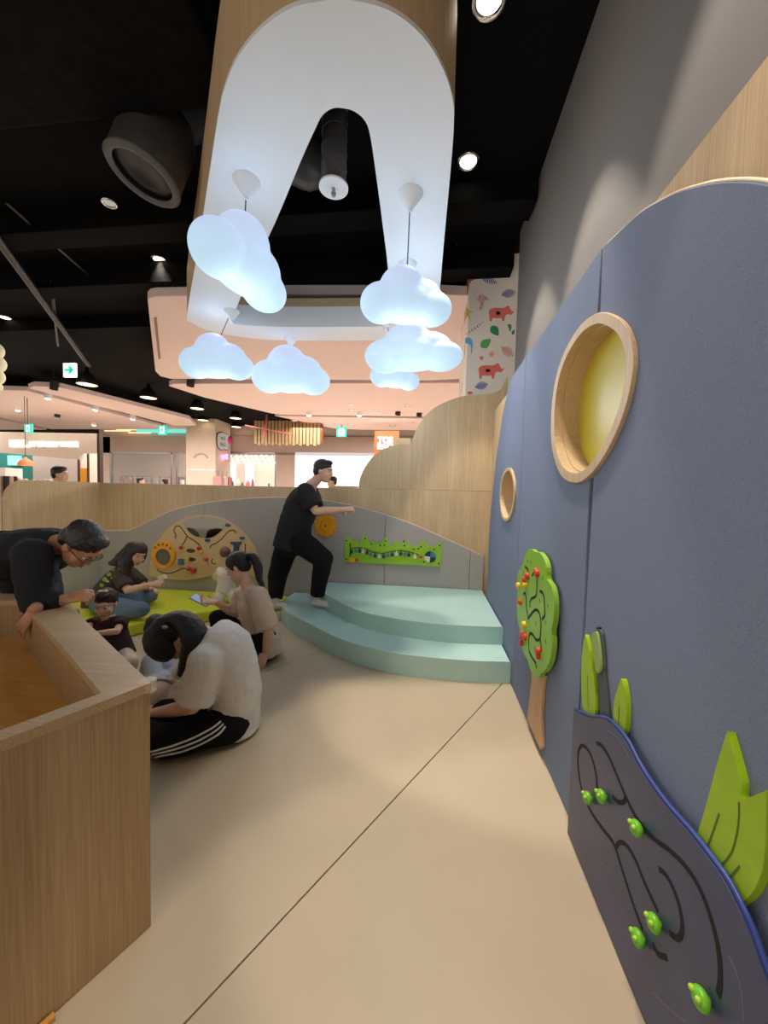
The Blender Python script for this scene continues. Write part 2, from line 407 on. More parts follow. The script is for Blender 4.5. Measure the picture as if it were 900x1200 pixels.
# little pale caps seen on the back side of the fence
for (a, b, zz) in ((388, 402, 0), (403.5, 420, 0)):
    p, q = PY(a, 572, YB+.3), PY(b, 567, YB+.3)
    bevel(obj('cap_block', *box((p[0], YB+.17, FZ-.3), (q[0], YB+.32, FZ+.03)), M_PINE, wb))
p, q = PY(463, 522, YB+.3), PY(482, 515.5, YB+.3)
bevel(obj('cap_block', *box((p[0], YB+.17, p[2]-.3), (q[0], YB+.32, q[2])), M_PINE, wb))
fz0 = bw(130, 623)[1]
arc = smooth_loop([bw(*p) for p in [(151, 622), (162, 617), (196, 601), (227, 592), (272, 586), (313, 583.5), (340, 583.7), (377, 586.5), (413, 593), (450, 603), (487, 616), (523, 632), (560, 649), (572, 655)]], 4, False)
arc = [tuple(p) for p in arc]
xs = [p[0] for p in arc]; top = lambda x: float(np.interp(x, [-4.36]+xs, [fz0]+[p[1] for p in arc]))
xl = -4.36; cuts = [xl, bw(240, 600)[0], bw(452, 600)[0], bw(551, 650)[0], XW-.001]
for a, b in zip(cuts[:-1], cuts[1:]):
    xx = np.linspace(a+.002, b-.002, 40)
    bevel(obj('felt_panel', *plate([(a+.002, 0), (b-.002, 0)]+[(x, top(x)) for x in xx[::-1]], BWm, -.05, 0), M_FELTG, wb), .002, 1)
ed = [BWm(x, top(x)+.004, -.01) for x in np.linspace(xl, XW-.01, 120)]
obj('felt_edging', *loft(ed, [.007]*len(ed), c0='flat', c1='flat', n=6), M_WOODEDGE, wb, True)
# left wing of the fence, turning towards the camera, with a rounded top corner
wl_out = [(3.42, 0), (YB+.16, 0), (YB+.16, FZ)]+[(3.42+.22-.22*math.sin(q), FZ-.22+.22*math.cos(q)) for q in np.linspace(0, math.pi/2, 9)]
wl = struct(obj('wall_left', *plate(wl_out, lambda u, v, w: (-4.30-w, u, v), .02, .13), M_OAK))
bevel(obj('felt_panel', *plate([(3.55, 0), (YB, 0), (YB, fz0), (3.55, fz0)], lambda u, v, w: (-4.30-w, u, v), -.03, .02), M_FELTG, wl), .002, 1)
bevel(obj('felt_edging', *box((-4.33, 3.55, fz0), (-4.27, YB, fz0+.012)), M_WOODEDGE, wl), .002, 1)

# ceiling: black slab over the play area, beams, cream soffits beyond
ceil_ = struct(obj('ceiling', *box((-26, -4, CEIL), (9, 22, CEIL+.2)), M_BLACK))
yb0 = PZ(130, 150, CEIL-.35)[1]
bevel(obj('insulated_slab', *box((-9, -1.0, CEIL-.30), (-1.35, yb0, CEIL-.001)), M_BLACKR, ceil_), .03, 2)
for (px, py, d) in ((100, 268, .22), (100, 335, .28), (100, 385, .2)):
    y0 = PZ(px, py, CEIL-d)[1]
    bevel(obj('ceiling_beam', *box((-16, y0, CEIL-d), (.88, y0+.28, CEIL-.001)), M_BLACK, ceil_), .01)
SZ = 3.9
def soffit(pts, n=3, thick=.12, z=SZ):
    P = [PZ(*p, z)[:2] for p in pts]
    P = [tuple(p) for p in smooth_loop(P, n)] if n > 1 else [tuple(p) for p in P]
    return P, z, thick
def add_soffit(pts, m=M_SOFF, n=1, z=SZ, thick=.12):
    P, z, th = soffit(pts, n, thick, z)
    return bevel(obj('soffit_panel', *plate(P, HZm, z, z+th), m, ceil_), .01, 2)
add_soffit([(173, 352), (176, 349), (184, 347.5), (300, 345), (520, 345), (560, 347), (560, 440), (540, 444), (500, 446), (200, 444), (188, 441), (182, 435)])
add_soffit([(198, 452.5), (203, 450), (515, 449), (560, 449), (560, 489), (330, 486), (318, 484.5), (240, 466)])
add_soffit([(322, 487.5), (560, 492), (560, 505), (420, 503.5), (390, 502)])
add_soffit([(-60, 452), (0, 457), (31, 458), (190, 500), (228, 503), (60, 503), (0, 489), (-60, 477)])
add_soffit([(33, 455), (40, 452.5), (70, 454), (100, 461), (222, 491), (230, 499), (205, 499)])
add_soffit([(-60, 480), (0, 491.5), (55, 503.6), (-60, 503.6)])
# ------------------------------------------------------------------ ring-shaped ceiling drop with a slot in the middle
PLZ = 3.4
rc = lambda pts: [tuple(PZ(*p, PLZ)[:2]) for p in pts]
outer = rc([(395, 0), (345, 8), (308, 32), (280, 65), (265, 98), (256, 135), (243, 220), (229, 310), (219, 370), (224, 378), (240, 386), (270, 393), (310, 398), (360, 399), (420, 399), (470, 397), (500, 388), (512, 372), (515, 345), (521, 275), (528, 200), (532, 140), (528, 105), (515, 72), (495, 42), (465, 17), (432, 4)]); outer = [tuple(p) for p in smooth_loop(outer, 3)]
hole = rc([(390, 127), (378, 135), (370, 150), (352, 190), (322, 262), (290, 330), (272, 374), (274, 379), (284, 381), (330, 383), (400, 383), (448, 382), (454, 376), (456, 366), (455, 320), (448, 260), (440, 200), (434, 160), (428, 142), (416, 131), (403, 127)]); hole = [tuple(p) for p in smooth_loop(hole, 3)]
ring = thing('ceiling_ring', 'white ceiling ring with oak outer rim that the cloud lamps hang from', 'ceiling feature', list(np.mean(outer, axis=0))+[PLZ])
obj('underside', *plate(outer, HZm, PLZ, PLZ+.02, [hole]), M_WHITE, ring)
def scale2(l, k): c = np.mean(l, axis=0); return [tuple(c+(np.asarray(p)-c)*k) for p in l]
o_in = scale2(outer, .985)
bevel(obj('oak_rim', *plate(outer, HZm, PLZ+.02, PLZ+.52, [o_in]), M_OAK, ring), .003, 1)
h_out = scale2(hole, 1.02)
obj('slot_lining', *plate(h_out, HZm, PLZ+.02, PLZ+.24, [hole]), M_WHITE, ring)
obj('slot_oak_band', *plate(h_out, HZm, PLZ+.24, PLZ+.34, [hole]), M_OAKH, ring)
obj('deck', *plate(o_in, HZm, PLZ+.34, PLZ+.36, [h_out]), M_BLACK, ring)
for (x, y) in ((-.8, 2.3), (-.25, 2.6), (-1.8, 3.9), (-.3, 3.7)):
    obj('hanger_rod', *loft([(x, y, PLZ+.35), (x, y, CEIL)], [.008, .008], c0='flat', c1='flat', n=8), M_BLK, ring)

# black spiral duct through the slot
db = PZ(391, 221, PLZ+.05)
duct = thing('ceiling_duct', 'black vertical duct with a white disc end above the ceiling slot', 'duct', db)
obj('duct_tube', *loft([db+V(0, 0, .01), db+V(0, 0, CEIL-db[2])], [.083, .083], c0='flat', c1='flat', n=24), M_DUCT, duct, True)
for k in range(5):
    z = .12+.1*k; pts = [db+V(.085*math.cos(q), .085*math.sin(q), z+.05*q/6.28) for q in np.linspace(0, 6.28, 25)]
    obj('seam_rib', *loft(pts, [.003]*25, n=5), M_DUCT, duct)
obj('end_disc', *lathe([(0, 0), (.098, 0), (.098, .012), (0, .012)], db), M_WHITE, duct)
obj('nozzle', *lathe([(0, -.05), (.012, -.05), (.018, -.03), (.01, -.02), (.012, 0), (0, 0)], db, n=12), M_STEEL, duct)

# ------------------------------------------------------------------ cloud lamps
def emit_cloud(name):
    m = bpy.data.materials.new(name); m.use_nodes = True; nt = m.node_tree; b = nt.nodes['Principled BSDF']
    b.inputs['Base Color'].default_value = (.30, .36, .45, 1); b.inputs['Roughness'].default_value = .55
    tc = nt.nodes.new('ShaderNodeTexCoord'); sp = nt.nodes.new('ShaderNodeSeparateXYZ'); mr = nt.nodes.new('ShaderNodeMapRange'); rp = nt.nodes.new('ShaderNodeValToRGB')
    nt.links.new(tc.outputs['Object'], sp.inputs[0]); nt.links.new(sp.outputs['Z'], mr.inputs[0])
    mr.inputs[1].default_value = -.2; mr.inputs[2].default_value = .25; nt.links.new(mr.outputs[0], rp.inputs[0])
    e = rp.color_ramp.elements; e[0].color = (.54, .80, .98, 1); e[0].position = 0; e[1].color = (.60, .69, .97, 1); e[1].position = 1
    q = rp.color_ramp.elements.new(.45); q.color = (.58, .78, 1.0, 1)
    nt.links.new(rp.outputs[0], b.inputs['Emission Color']); b.inputs['Emission Strength'].default_value = .74
    MATS[name] = m; return m
M_CLOUD = emit_cloud('cloud_diffuser')
def remesh(name, prims, m, voxel, parent=None, it=4, fac=.5, origin=None, disp=0, dscale=.1):
    v, f = merge(*prims)
    o = obj(name, v, f, m, parent, True, origin)
    o.data.remesh_voxel_size = voxel
    md = o.modifiers.new('r', 'REMESH'); md.mode = 'VOXEL'; md.voxel_size = voxel; md.use_smooth_shade = True
    if it: s = o.modifiers.new('s', 'SMOOTH'); s.factor = fac; s.iterations = it
    if disp:
        tx = bpy.data.textures.get('fold%g' % dscale) or bpy.data.textures.new('fold%g' % dscale, 'CLOUDS'); tx.noise_scale = dscale
        d = o.modifiers.new('d', 'DISPLACE'); d.texture = tx; d.strength = disp; d.mid_level = .5; d.texture_coords = 'GLOBAL'
    me = bpy.data.meshes.new_from_object(o.evaluated_get(bpy.context.evaluated_depsgraph_get()))
    o.modifiers.clear(); old = o.data; o.data = me; me.name = name; bpy.data.meshes.remove(old)
    if not me.materials: me.materials.append(m)
    me.polygons.foreach_set('use_smooth', [True]*len(me.polygons))
    return o
LOBES = [((0, 0, -.04), (.36, .22, .19)), ((-.26, 0, -.04), (.22, .20, .20)), ((.27, .0, -.08), (.21, .19, .17)), ((-.05, 0, .10), (.24, .20, .24)), ((.15, .02, .02), (.23, .20, .20))]
cloud_mesh = None
def cloud(px, py, width_px, cone_px, rot, label, yshift=0, tilt=0, cone_xy=None, zs=1.0):
    """lamp hung under its cone on the ring; depth from the cone's place on the ceiling"""
    global cloud_mesh
    base = PZ(*cone_px, PLZ) if cone_px else V(cone_xy[0], cone_xy[1], PLZ)
    c = PY(px, py, base[1]+yshift)
    W = width_px/F*abs((c-CAM)@FW)
    t = thing('cloud_lamp', label, 'cloud lamp', c, 'cloud pendant lamps')
    s = W/.96
    if cloud_mesh is None:
        o = remesh('cloud_shade', [ell(a, b, n=28, m_=18) for a, b in LOBES], M_CLOUD, .016, None, 8, .5, V(0, 0, 0)); cloud_mesh = o.data
    else:
        o = bpy.data.objects.new('cloud_shade', cloud_mesh); COL.objects.link(o)
    o.parent = t; o.location = (0, 0, 0); o.scale = (s, s, s*zs); o.rotation_euler = (tilt, 0, rot)
    th = c+V(0, 0, .2*s)
    top = V(base[0], base[1], PLZ)
    obj('cord', *loft([th, top], [.004, .004], n=6), M_BLK, t)
    obj('ceiling_cone', *lathe([(.0, -.12), (.014, -.12), (.018, -.10), (.085, -.004), (.085, 0), (0, 0)], top), M_WHITE, t, False)
    l = bpy.data.lights.new('cloud_glow', 'POINT'); l.energy = 5.5*s; l.color = (.42, .72, 1.0); l.shadow_soft_size = .12*s
    lo = bpy.data.objects.new('cloud_glow', l); COL.objects.link(lo); lo.location = Vector(c+V(.02, -.02, min(.30*s, PLZ-c[2]-.22)))
    l2 = l.copy(); l2.energy = 9*s; l2.color = (.78, .89, 1.0); l2.shadow_soft_size = .25*s; lo2 = bpy.data.objects.new('cloud_glow', l2); COL.objects.link(lo2); lo2.location = Vector(c-V(0, 0, .55*s))
    return t
cloud(286, 309, 138, (289, 212), 1.32, 'biggest-looking cloud lamp, turned end-on, at the left of the ceiling ring', 0, .25)
cloud(476, 352, 108, (481, 227), .15, 'cloud lamp hanging top right, nearest of the right-hand cluster', 0, 0)
cloud(484, 412, 116, None, -.1, 'wide flat cloud lamp in the middle of the right-hand cluster', 0, 0, (-.25, 3.35), .78)
cloud(463, 440, 60, None, .4, 'small cloud lamp lowest and rearmost in the right-hand cluster', 0, 0, (-.55, 4.35))
cloud(254, 422, 86, None, .1, 'cloud lamp hanging lowest on the far left of the ring', 0, 0, (-2.25, 4.05))
cloud(341, 438, 92, (341, 396), .1, 'cloud lamp hanging at the far edge between the left and right clouds', -.05, 0)

# ------------------------------------------------------------------ recessed downlights on the black ceiling
def downlight(x, y, label, lens, z=CEIL, r=.095, group='downlights on the black ceiling'):
    t = thing('downlight', label, 'downlight', (x, y, z), group)
    obj('trim_ring', *lathe([(r*.70, .0), (r*.82, -.012), (r, -.016), (r*1.05, -.004), (r*1.05, 0)], (x, y, z), n=28), M_CHROME, t, True)
    obj('lens', *lathe([(0, -.006), (r*.72, -.006), (r*.72, 0)], (x, y, z), n=24), lens, t)
    return t
names = ['brightest downlight at the top of the picture beside the ceiling ring', 'downlight right of the ceiling ring, above the printed column', 'downlight right of the ring, just over the printed column', 'downlight seen through the slot of the ceiling ring', 'downlight on the black ceiling left of the ceiling ring']
for (x, y), nm in zip(DOWN[:5], names): downlight(x, y, nm, M_LAMP)
p = PZ(128, 237, CEIL-.3); downlight(p[0], p[1], 'unlit downlight left of the round air nozzle', M_DIMGLASS, CEIL-.302, .06)
p = PZ(6, 372, CEIL); downlight(p[0], p[1], 'downlight at the left edge of the black ceiling', M_LAMP2, CEIL, .1)

# round black air nozzle
c = PZ(168, 206, 3.75); ax = V(-.25, -.18, -1); ax /= np.linalg.norm(ax)
an = thing('air_nozzle', 'big round black air nozzle on the black ceiling', 'air nozzle', c)
obj('drum', *lathe([(.23, 0), (.25, -.06), (.25, -.4), (.2, -.5), (0, -.5)], c, ax, 36), M_DUCT, an, True)
obj('rim', *lathe([(.20, .0), (.205, .018), (.24, .02), (.26, .0), (.25, -.02)], c, ax, 40), mat('worn_grey_rim', (92, 88, 84), .6), an, True)
obj('grille', *lathe([(0, -.03), (.10, -.03), (.13, -.015), (.20, -.03)], c, ax, 36), M_BLK, an, True)
obj('supply_duct', *loft([c-ax*.45, c-ax*.62+V(.2, .1, .05), c+V(1.1, .5, .42)], [.18, .18, .18], n=20), M_DUCT, an, True)
# pipes
def pipe(a, b, z, r, label):
    P0, P1 = PZ(*a, z), PZ(*b, z); o = obj('ceiling_pipe', *loft([P0, P1], [r, r], n=12), M_BLK, None, True); tag(o, label, 'pipe', 'pipes under the black ceiling'); return o
pipe((-40, 228), (104, 428), 4.02, .045, 'long black pipe slanting across the left of the black ceiling')
pipe((8, 238), (104, 322), 4.15, .015, 'thin black pipe above the long slanting pipe')
pipe((60, 330), (68, 405), 4.1, .02, 'short black pipe crossing under the ceiling beams at the left')

# ------------------------------------------------------------------ printed column behind the right wall
fl, fr = PY(547.5, 400, 4.75), PY(640, 400, 4.75)
colx0 = fl[0]; cw = 1.15
cl_ = thing('printed_column', 'square column papered with rhinos, giraffe and leaves behind the wall corner', 'column', (colx0+cw/2, 4.75+.6, 0))
zt_ = CEIL-.002
M_PAPER = mat('printed_paper', (232, 220, 204), .75, .03, 8)
obj('front_panel', *box((colx0, 4.75, 0), (colx0+cw, 4.78, zt_)), M_PAPER, cl_)
obj('side_panel', *box((colx0, 4.78, 0), (colx0+.03, 5.9, zt_)), M_PAPER, cl_)
obj('core', *box((colx0+.03, 4.78, 0), (colx0+cw, 5.9, zt_)), M_PAPER, cl_)
FCm = lambda u, v, w: (u, 4.75-w, v)
SCm = lambda u, v, w: (colx0-w, u, v)
fc = lambda x, y: tuple(PY(x, y, 4.75)[[0, 2]])
crop = lambda x, y: fc(520+x/7.5, 310+y/7.5)
MC = {'coral': mat('print_coral', (222, 112, 96), .8), 'blue': mat('print_indigo', (88, 92, 160), .8), 'grn': mat('print_green', (48, 134, 84), .8), 'lgrn': mat('print_leaf', (92, 168, 88), .8), 'org': mat('print_orange', (240, 170, 96), .8), 'pur': mat('print_purple', (120, 70, 120), .8), 'pink': mat('print_pink', (228, 176, 170), .8), 'sky': mat('print_sky', (110, 176, 208), .8), 'yel': mat('print_lime', (205, 200, 90), .8), 'brn': mat('print_rust', (190, 104, 80), .8)}
def pr_(nm, poly, col, n=3, mp=FCm):
    P = [crop(*p) for p in poly]; P = [tuple(p) for p in smooth_loop(P, n)] if n > 1 else P
    return obj(nm, *plate(P, mp, .0, .0015), MC[col], cl_)
def rhino(dx, dy):
    pr_('rhino_print', [(398+dx, 405+dy), (425+dx, 385+dy), (470+dx, 380+dy), (520+dx, 382+dy), (548+dx, 370+dy), (572+dx, 362+dy), (580+dx, 380+dy), (600+dx, 412+dy), (625+dx, 404+dy), (606+dx, 430+dy), (590+dx, 442+dy), (560+dx, 436+dy), (540+dx, 458+dy), (532+dx, 495+dy), (512+dx, 496+dy), (508+dx, 470+dy), (470+dx, 474+dy), (428+dx, 470+dy), (422+dx, 497+dy), (404+dx, 497+dy), (400+dx, 450+dy)], 'coral', 2)
    pr_('rhino_print', [(460+dx, 418+dy), (478+dx, 412+dy), (496+dx, 420+dy), (494+dx, 438+dy), (474+dx, 442+dy), (462+dx, 436+dy)], 'org', 2)
rhino(0, 0); rhino(-90, 505)
def leafp(cx, cy, lx, ly, col, wd=.45):
    d = V(lx, ly); n_ = V(-ly, lx)*wd
    pr_('leaf_print', [V(cx, cy)-d, V(cx, cy)-d*.4+n_, V(cx, cy)+d*.3+n_*.8, V(cx, cy)+d, V(cx, cy)+d*.3-n_*.8, V(cx, cy)-d*.4-n_], col, 3)
leafp(450, 582, 30, 42, 'grn', .7); leafp(370, 692, 44, -36, 'lgrn', .65); leafp(525, 98, 40, 14, 'grn', .45)
def frond(cx, cy, lx, ly, col, k=8, wd=.5):
    d = V(lx, ly); n_ = V(-ly, lx)/math.hypot(lx, ly)
    for i in range(k):
        t = -1+2*i/(k-1); a = V(cx, cy)+d*t; hw = wd*math.hypot(lx, ly)*(1-t*t*.75)
        e = d/math.hypot(lx, ly)*5
        pr_('frond_print', [a-n_*hw-e*.6+e*1.5, a-e, a+n_*hw-e*.6+e*1.5, a+n_*hw+e*.6+e*1.5, a+e, a-n_*hw+e*.6+e*1.5], col, 1)
frond(393, 138, 66, 22, 'blue', 10, .42); frond(565, 255, 54, -12, 'blue', 9, .7); frond(328, 1066, 50, -14, 'blue', 9, .7)
frond(556, 762, 48, 34, 'brn', 8, .7); frond(270, 562, 70, -48, 'pur', 7, .14)
def starp(cx, cy, r, col): pr_('flower_print', [(cx+(r if k % 2 == 0 else r*.5)*math.sin(k*math.pi/5), cy-(r if k % 2 == 0 else r*.5)*math.cos(k*math.pi/5)) for k in range(10)], col, 1)
starp(332, 822, 24, 'coral'); starp(422, 790, 33, 'org')
pr_('giraffe_print', [(312, 275), (338, 262), (368, 280), (398, 318), (366, 312), (352, 340), (340, 395), (316, 396), (322, 345), (308, 320), (274, 302), (304, 300)], 'pink', 2)
for (x, y) in ((314, 284), (366, 292), (318, 382), (334, 345)): pr_('giraffe_print', [(x-7, y), (x, y-7), (x+7, y), (x, y+7)], 'brn', 2)
pr_('palm_print', [(196, 370), (215, 395), (262, 420), (228, 430), (240, 495), (205, 450), (192, 500)], 'yel', 2)
pr_('elephant_print', [(190, 648), (226, 642), (250, 668), (256, 720), (246, 780), (238, 778), (240, 720), (212, 694), (190, 692)], 'sky', 2)
pr_('toucan_print', [(210, 140), (236, 124), (272, 130), (240, 148), (222, 195), (212, 268), (204, 262), (208, 180)], 'brn', 2)
pr_('flower_print', [(210, 1122), (232, 1114), (254, 1122), (246, 1140), (216, 1142)], 'coral', 2)
pr_('fern_print', [(560, 530), (590, 526), (596, 560), (580, 590), (572, 560)], 'grn', 2); pr_('fern_print', [(596, 592), (622, 570), (620, 612), (600, 614)], 'grn', 2)
for k in range(9): y = 4.95+.1*k; z = 1.9+(k*37 % 23)/10; obj('side_print', *plate(circle((y, z), .035, 8, .09), SCm, 0, .0015), MC[['coral', 'grn', 'blue', 'brn'][k % 4]], cl_)

# ------------------------------------------------------------------ mint stepped platform in the corner
S1, S2 = .168, .318
def st(pts, z): return [tuple(PZ(*p, z)[:2]) for p in pts]
front1 = smooth_loop(st([(329, 706), (331, 711), (338, 718), (363, 731), (400, 749), (455, 764), (510, 771), (560, 774.5), (599, 775.5)], S1), 4, False)
l0 = front1[0]
out1 = [(l0[0]-.005, YB-.012)]+[tuple(p) for p in front1]+[(XW-.012, front1[-1][1]), (XW-.012, YB-.012)]
stp = thing('stepped_platform', 'mint green padded two-step platform in the corner', 'platform', (-.3, 3.7, 0))
bevel(obj('lower_step', *plate(out1, HZm, 0.001, S1), M_MINT, stp), .022, 4)
front2 = smooth_loop(st([(366, 685), (367, 688), (385, 698.5), (418, 714.5), (455, 723.5), (510, 731), (560, 733.8), (591, 734.5)], S2), 4, False)
l0 = front2[0]
out2 = [(l0[0], YB-.012)]+[tuple(p) for p in front2]+[(XW-.012, front2[-1][1]), (XW-.012, YB-.012)]
bevel(obj('upper_step', *plate(out2, HZm, S1-.003, S2), M_MINT, stp), .022, 4)

# lime mat podium along the back fence
MT = .12
fm = smooth_loop(st([(96, 769), (118, 760), (155, 746), (200, 736), (245, 729), (290, 722), (329, 715)], .0), 4, False)
x1 = fm[-1][0]
lm = [(-4.20, YB-.01), (-4.20, fm[0][1])]+[tuple(p) for p in fm]+[(x1+.02, YB-.012)]
lmo = [(x, min(y, YB-.01)) for x, y in lm]
o = bevel(obj('floor_cushion', *plate(lmo, HZm, .001, MT), M_LIME), .02, 4); tag(o, 'lime yellow padded mat along the grey felt fence', 'mat')

# ------------------------------------------------------------------ oak sand-table bench at the left
BZ = .80
A = PZ(177, 800, BZ)[:2]                      # corner nearest the room
dF = PZ(-30, 880, BZ)[:2]-A; dF /= np.linalg.norm(dF)     # front face runs towards the camera's left
back = smooth_loop([A, PZ(150, 775, BZ)[:2], PZ(120, 746, BZ)[:2], PZ(97, 724, BZ)[:2], PZ(80, 703, BZ)[:2]], 6, False)
e = back[-1]; eb = e+(back[-1]-back[-3])*1.2
nF = V(dF[1], -dF[0])
if nF[0] > 0: nF = -nF
G0 = A+dF*1.1
outb = [tuple(A)]+[tuple(p) for p in back[1:]]+[tuple(eb), (eb[0]-.9, eb[1]-.1), tuple(G0+V(-.9, .1)), tuple(G0)]
# inner well
well = [PZ(119, 812, BZ), PZ(100, 790, BZ), PZ(82, 768, BZ), PZ(64, 748, BZ), PZ(47, 729, BZ), PZ(32, 712, BZ)]
wl_ = smooth_loop([p[:2] for p in well], 5, False)
F1 = PZ(119, 812, BZ)[:2]; F2 = F1+dF*.98
we = wl_[-1]
wellp = [tuple(p) for p in wl_]+[tuple(we+(we-wl_[-4])*1.1), (we[0]-.75, we[1]-.15), tuple(F2+V(-.55, .25)), tuple(F2)]
bench = thing('sand_table', 'oak play table with a sunken amber tray at the left edge', 'play table', (float(A[0])-.5, float(A[1])+.1, 0))
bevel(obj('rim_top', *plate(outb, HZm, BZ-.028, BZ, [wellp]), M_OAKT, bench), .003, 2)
def ring_wall(loop, z0, z1, th):
    c = np.mean(loop, axis=0); inn = [tuple(np.asarray(p)+(c-np.asarray(p))/np.linalg.norm(c-np.asarray(p))*th) for p in loop]
    return plate(loop, HZm, z0, z1, [inn])
cin = np.mean(outb, axis=0)
body = [tuple(np.asarray(p)+(cin-np.asarray(p))/np.linalg.norm(cin-np.asarray(p))*.006) for p in outb]
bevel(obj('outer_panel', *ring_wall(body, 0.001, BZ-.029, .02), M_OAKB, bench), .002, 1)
cw_ = np.mean(wellp, axis=0); wout = [tuple(np.asarray(p)-(cw_-np.asarray(p))/np.linalg.norm(cw_-np.asarray(p))*.018) for p in wellp]
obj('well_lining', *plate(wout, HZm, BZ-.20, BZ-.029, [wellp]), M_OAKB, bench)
obj('tray_board', *plate(wout, HZm, BZ-.215, BZ-.20), M_AMBER, bench)
cg = A+(cin-A)/np.linalg.norm(cin-A)*.02
obj('corner_guard', *plate(circle(tuple(cg), .026, 20), HZm, BZ-.03, BZ+.002), mat('clear_guard', (225, 210, 185), .2, alpha=.3), bench)
p = PZ(62, 1190, 0)[:2]; q = p+dF*.25-nF*.012
o = obj('kick_strip', *obox((q[0], q[1], .008), V(dF[0], dF[1], 0)*.25, V(nF[0], nF[1], 0)*.008, (0, 0, .0075)), M_AMBER); tag(o, 'amber wooden strip on the floor along the table foot, bottom left corner', 'strip')
# ------------------------------------------------------------------ toys on the right wall
def T(f, k, ox, oy): return lambda x, y: f(ox+x/k, oy+y/k)
def knob(parent, mp, c, r, h, m, name='bead', w0=.0, n=14):
    p0, p1 = np.array(mp(c[0], c[1], w0)), np.array(mp(c[0], c[1], w0+h))
    return obj(name, *loft([p0, p0+(p1-p0)*.55, p1], [r*.9, r, r*.82], n=n, c1='flat'), m, parent, True)
def groove(parent, pts, wd, mp, w1, m=M_SLOT, n=4):
    P = smooth_loop(pts, n, False); return obj('groove', *ribbon(P, wd, mp, w1-.002, w1+.0008), m, parent)
# tree bead maze
rwt = lambda x, y: rw(x, y, .036)
tc_ = T(rwt, 4.09, 560, 620); tg = T(rwt, 7.5, 600, 640)
crown = smooth_loop([tc_(*p) for p in [(240, 103), (258, 95), (276, 108), (298, 112), (320, 140), (333, 185), (335, 238), (354, 268), (366, 315), (370, 375), (366, 440), (357, 490), (361, 540), (357, 592), (345, 642), (322, 682), (308, 690), (293, 712), (268, 700), (250, 660), (243, 630), (225, 600), (212, 560), (205, 490), (194, 440), (190, 370), (192, 300), (190, 250), (196, 208), (213, 180), (222, 148)]], 3)
tree = thing('tree_bead_maze', 'green wooden tree bead maze with red and yellow beads on the blue wall', 'bead maze', RWm(*tc_(255, 900), 0))
trunk = [tc_(*p) for p in [(240, 640), (300, 700), (293, 760), (285, 900), (289, 1040), (280, 1056), (218, 905), (229, 820), (239, 720)]]
bevel(obj('trunk', *plate(trunk, RWm, 0, .016), M_TRUNK, tree), .003, 2)
bevel(obj('crown', *plate([tuple(p) for p in crown], RWm, .016, .040), M_TREE, tree), .004, 2)
for gpts in ([(180, 265), (200, 240), (222, 270), (225, 340), (222, 420), (205, 450), (180, 460), (165, 490), (165, 540)],
             [(105, 430), (118, 410), (130, 450), (135, 540), (145, 620)],
             [(145, 640), (185, 585), (215, 560), (240, 575), (255, 620), (262, 700), (255, 800), (240, 825), (215, 820), (195, 785), (170, 765), (155, 800), (155, 880), (160, 930), (185, 980), (215, 1030), (222, 1075)],
             [(250, 395), (275, 410), (290, 460), (295, 560), (295, 610), (270, 645)], [(255, 825), (262, 870), (266, 930)], [(120, 180), (145, 205), (150, 240)]):
    groove(tree, [tg(*p) for p in gpts], .016, RWm, .040)
for (x, y) in ((145, 135), (172, 140), (103, 240), (275, 280), (322, 530), (300, 670), (302, 840), (215, 680), (250, 480), (208, 900)):
    obj('leaf_mark', *ribbon([tg(x, y-18), tg(x+2, y+18)], .010, RWm, .0385, .0408), mat('leaf_mark_green', (62, 104, 52), .6), tree)
for (x, y, r, m) in ((238, 240, .022, M_RED), (232, 215, .016, M_RED), (150, 265, .024, M_RED), (125, 295, .022, M_RED), (85, 490, .020, M_RED), (105, 780, .026, M_RED), (128, 800, .024, M_RED), (98, 850, .020, M_RED), (250, 925, .021, M_RED), (248, 965, .020, M_RED), (68, 345, .020, M_YELP), (122, 690, .022, M_YELP), (130, 345, .018, M_YELP)):
    knob(tree, RWm, tg(x, y), r, .020, m, w0=.039)

# pond board with sliding frogs
pc = T(lambda x, y: rw(x, y, .03), 3, 640, 800)
ptop = smooth_loop([pc(*p) for p in [(100, 96), (150, 120), (205, 127), (242, 155), (282, 205), (320, 280), (370, 360), (430, 440), (500, 520), (570, 610), (630, 695), (680, 790), (722, 885), (760, 990), (800, 1090)]], 4, False)
ptop = [tuple(p) for p in ptop]
y_l = ptop[0][0]
pond_out = ptop+[(.62, .12), (.60, .006), (y_l, .006)]
pond = thing('pond_board', 'dark blue pond-shaped slide maze with green frogs low on the blue wall', 'slide maze', RWm((y_l+.6)/2, 0, 0))
bevel(obj('board', *plate(pond_out, RWm, .0165, .034), M_NAVY, pond), .003, 2)
ed = [RWm(p[0], p[1]+.004, .025) for p in ptop]
obj('blue_edge', *loft(ed, [.006]*len(ed), n=8), M_NAVYEDGE, pond, True)
for gp in ([(182, 390), (182, 340), (170, 280), (150, 235), (130, 222), (117, 245), (117, 300), (130, 380), (160, 450), (200, 510), (232, 550), (248, 580), (270, 650), (305, 760), (345, 870)],
           [(250, 580), (265, 562), (290, 575), (320, 625), (350, 700), (400, 808)],
           [(182, 214), (200, 222), (225, 260), (255, 330), (285, 400), (320, 470), (380, 545), (440, 590), (500, 650), (550, 730), (590, 840), (615, 950), (620, 1050), (612, 1100)],
           [(238, 400), (258, 420), (278, 420), (285, 402)], [(402, 655), (430, 680), (460, 740), (480, 810), (485, 870), (470, 900), (440, 880)], [(380, 920), (400, 955), (432, 968)]):
    groove(pond, [pc(*p) for p in gp], .013, RWm, .034)
M_WAVE = mat('wave_line', (104, 106, 128), .5)
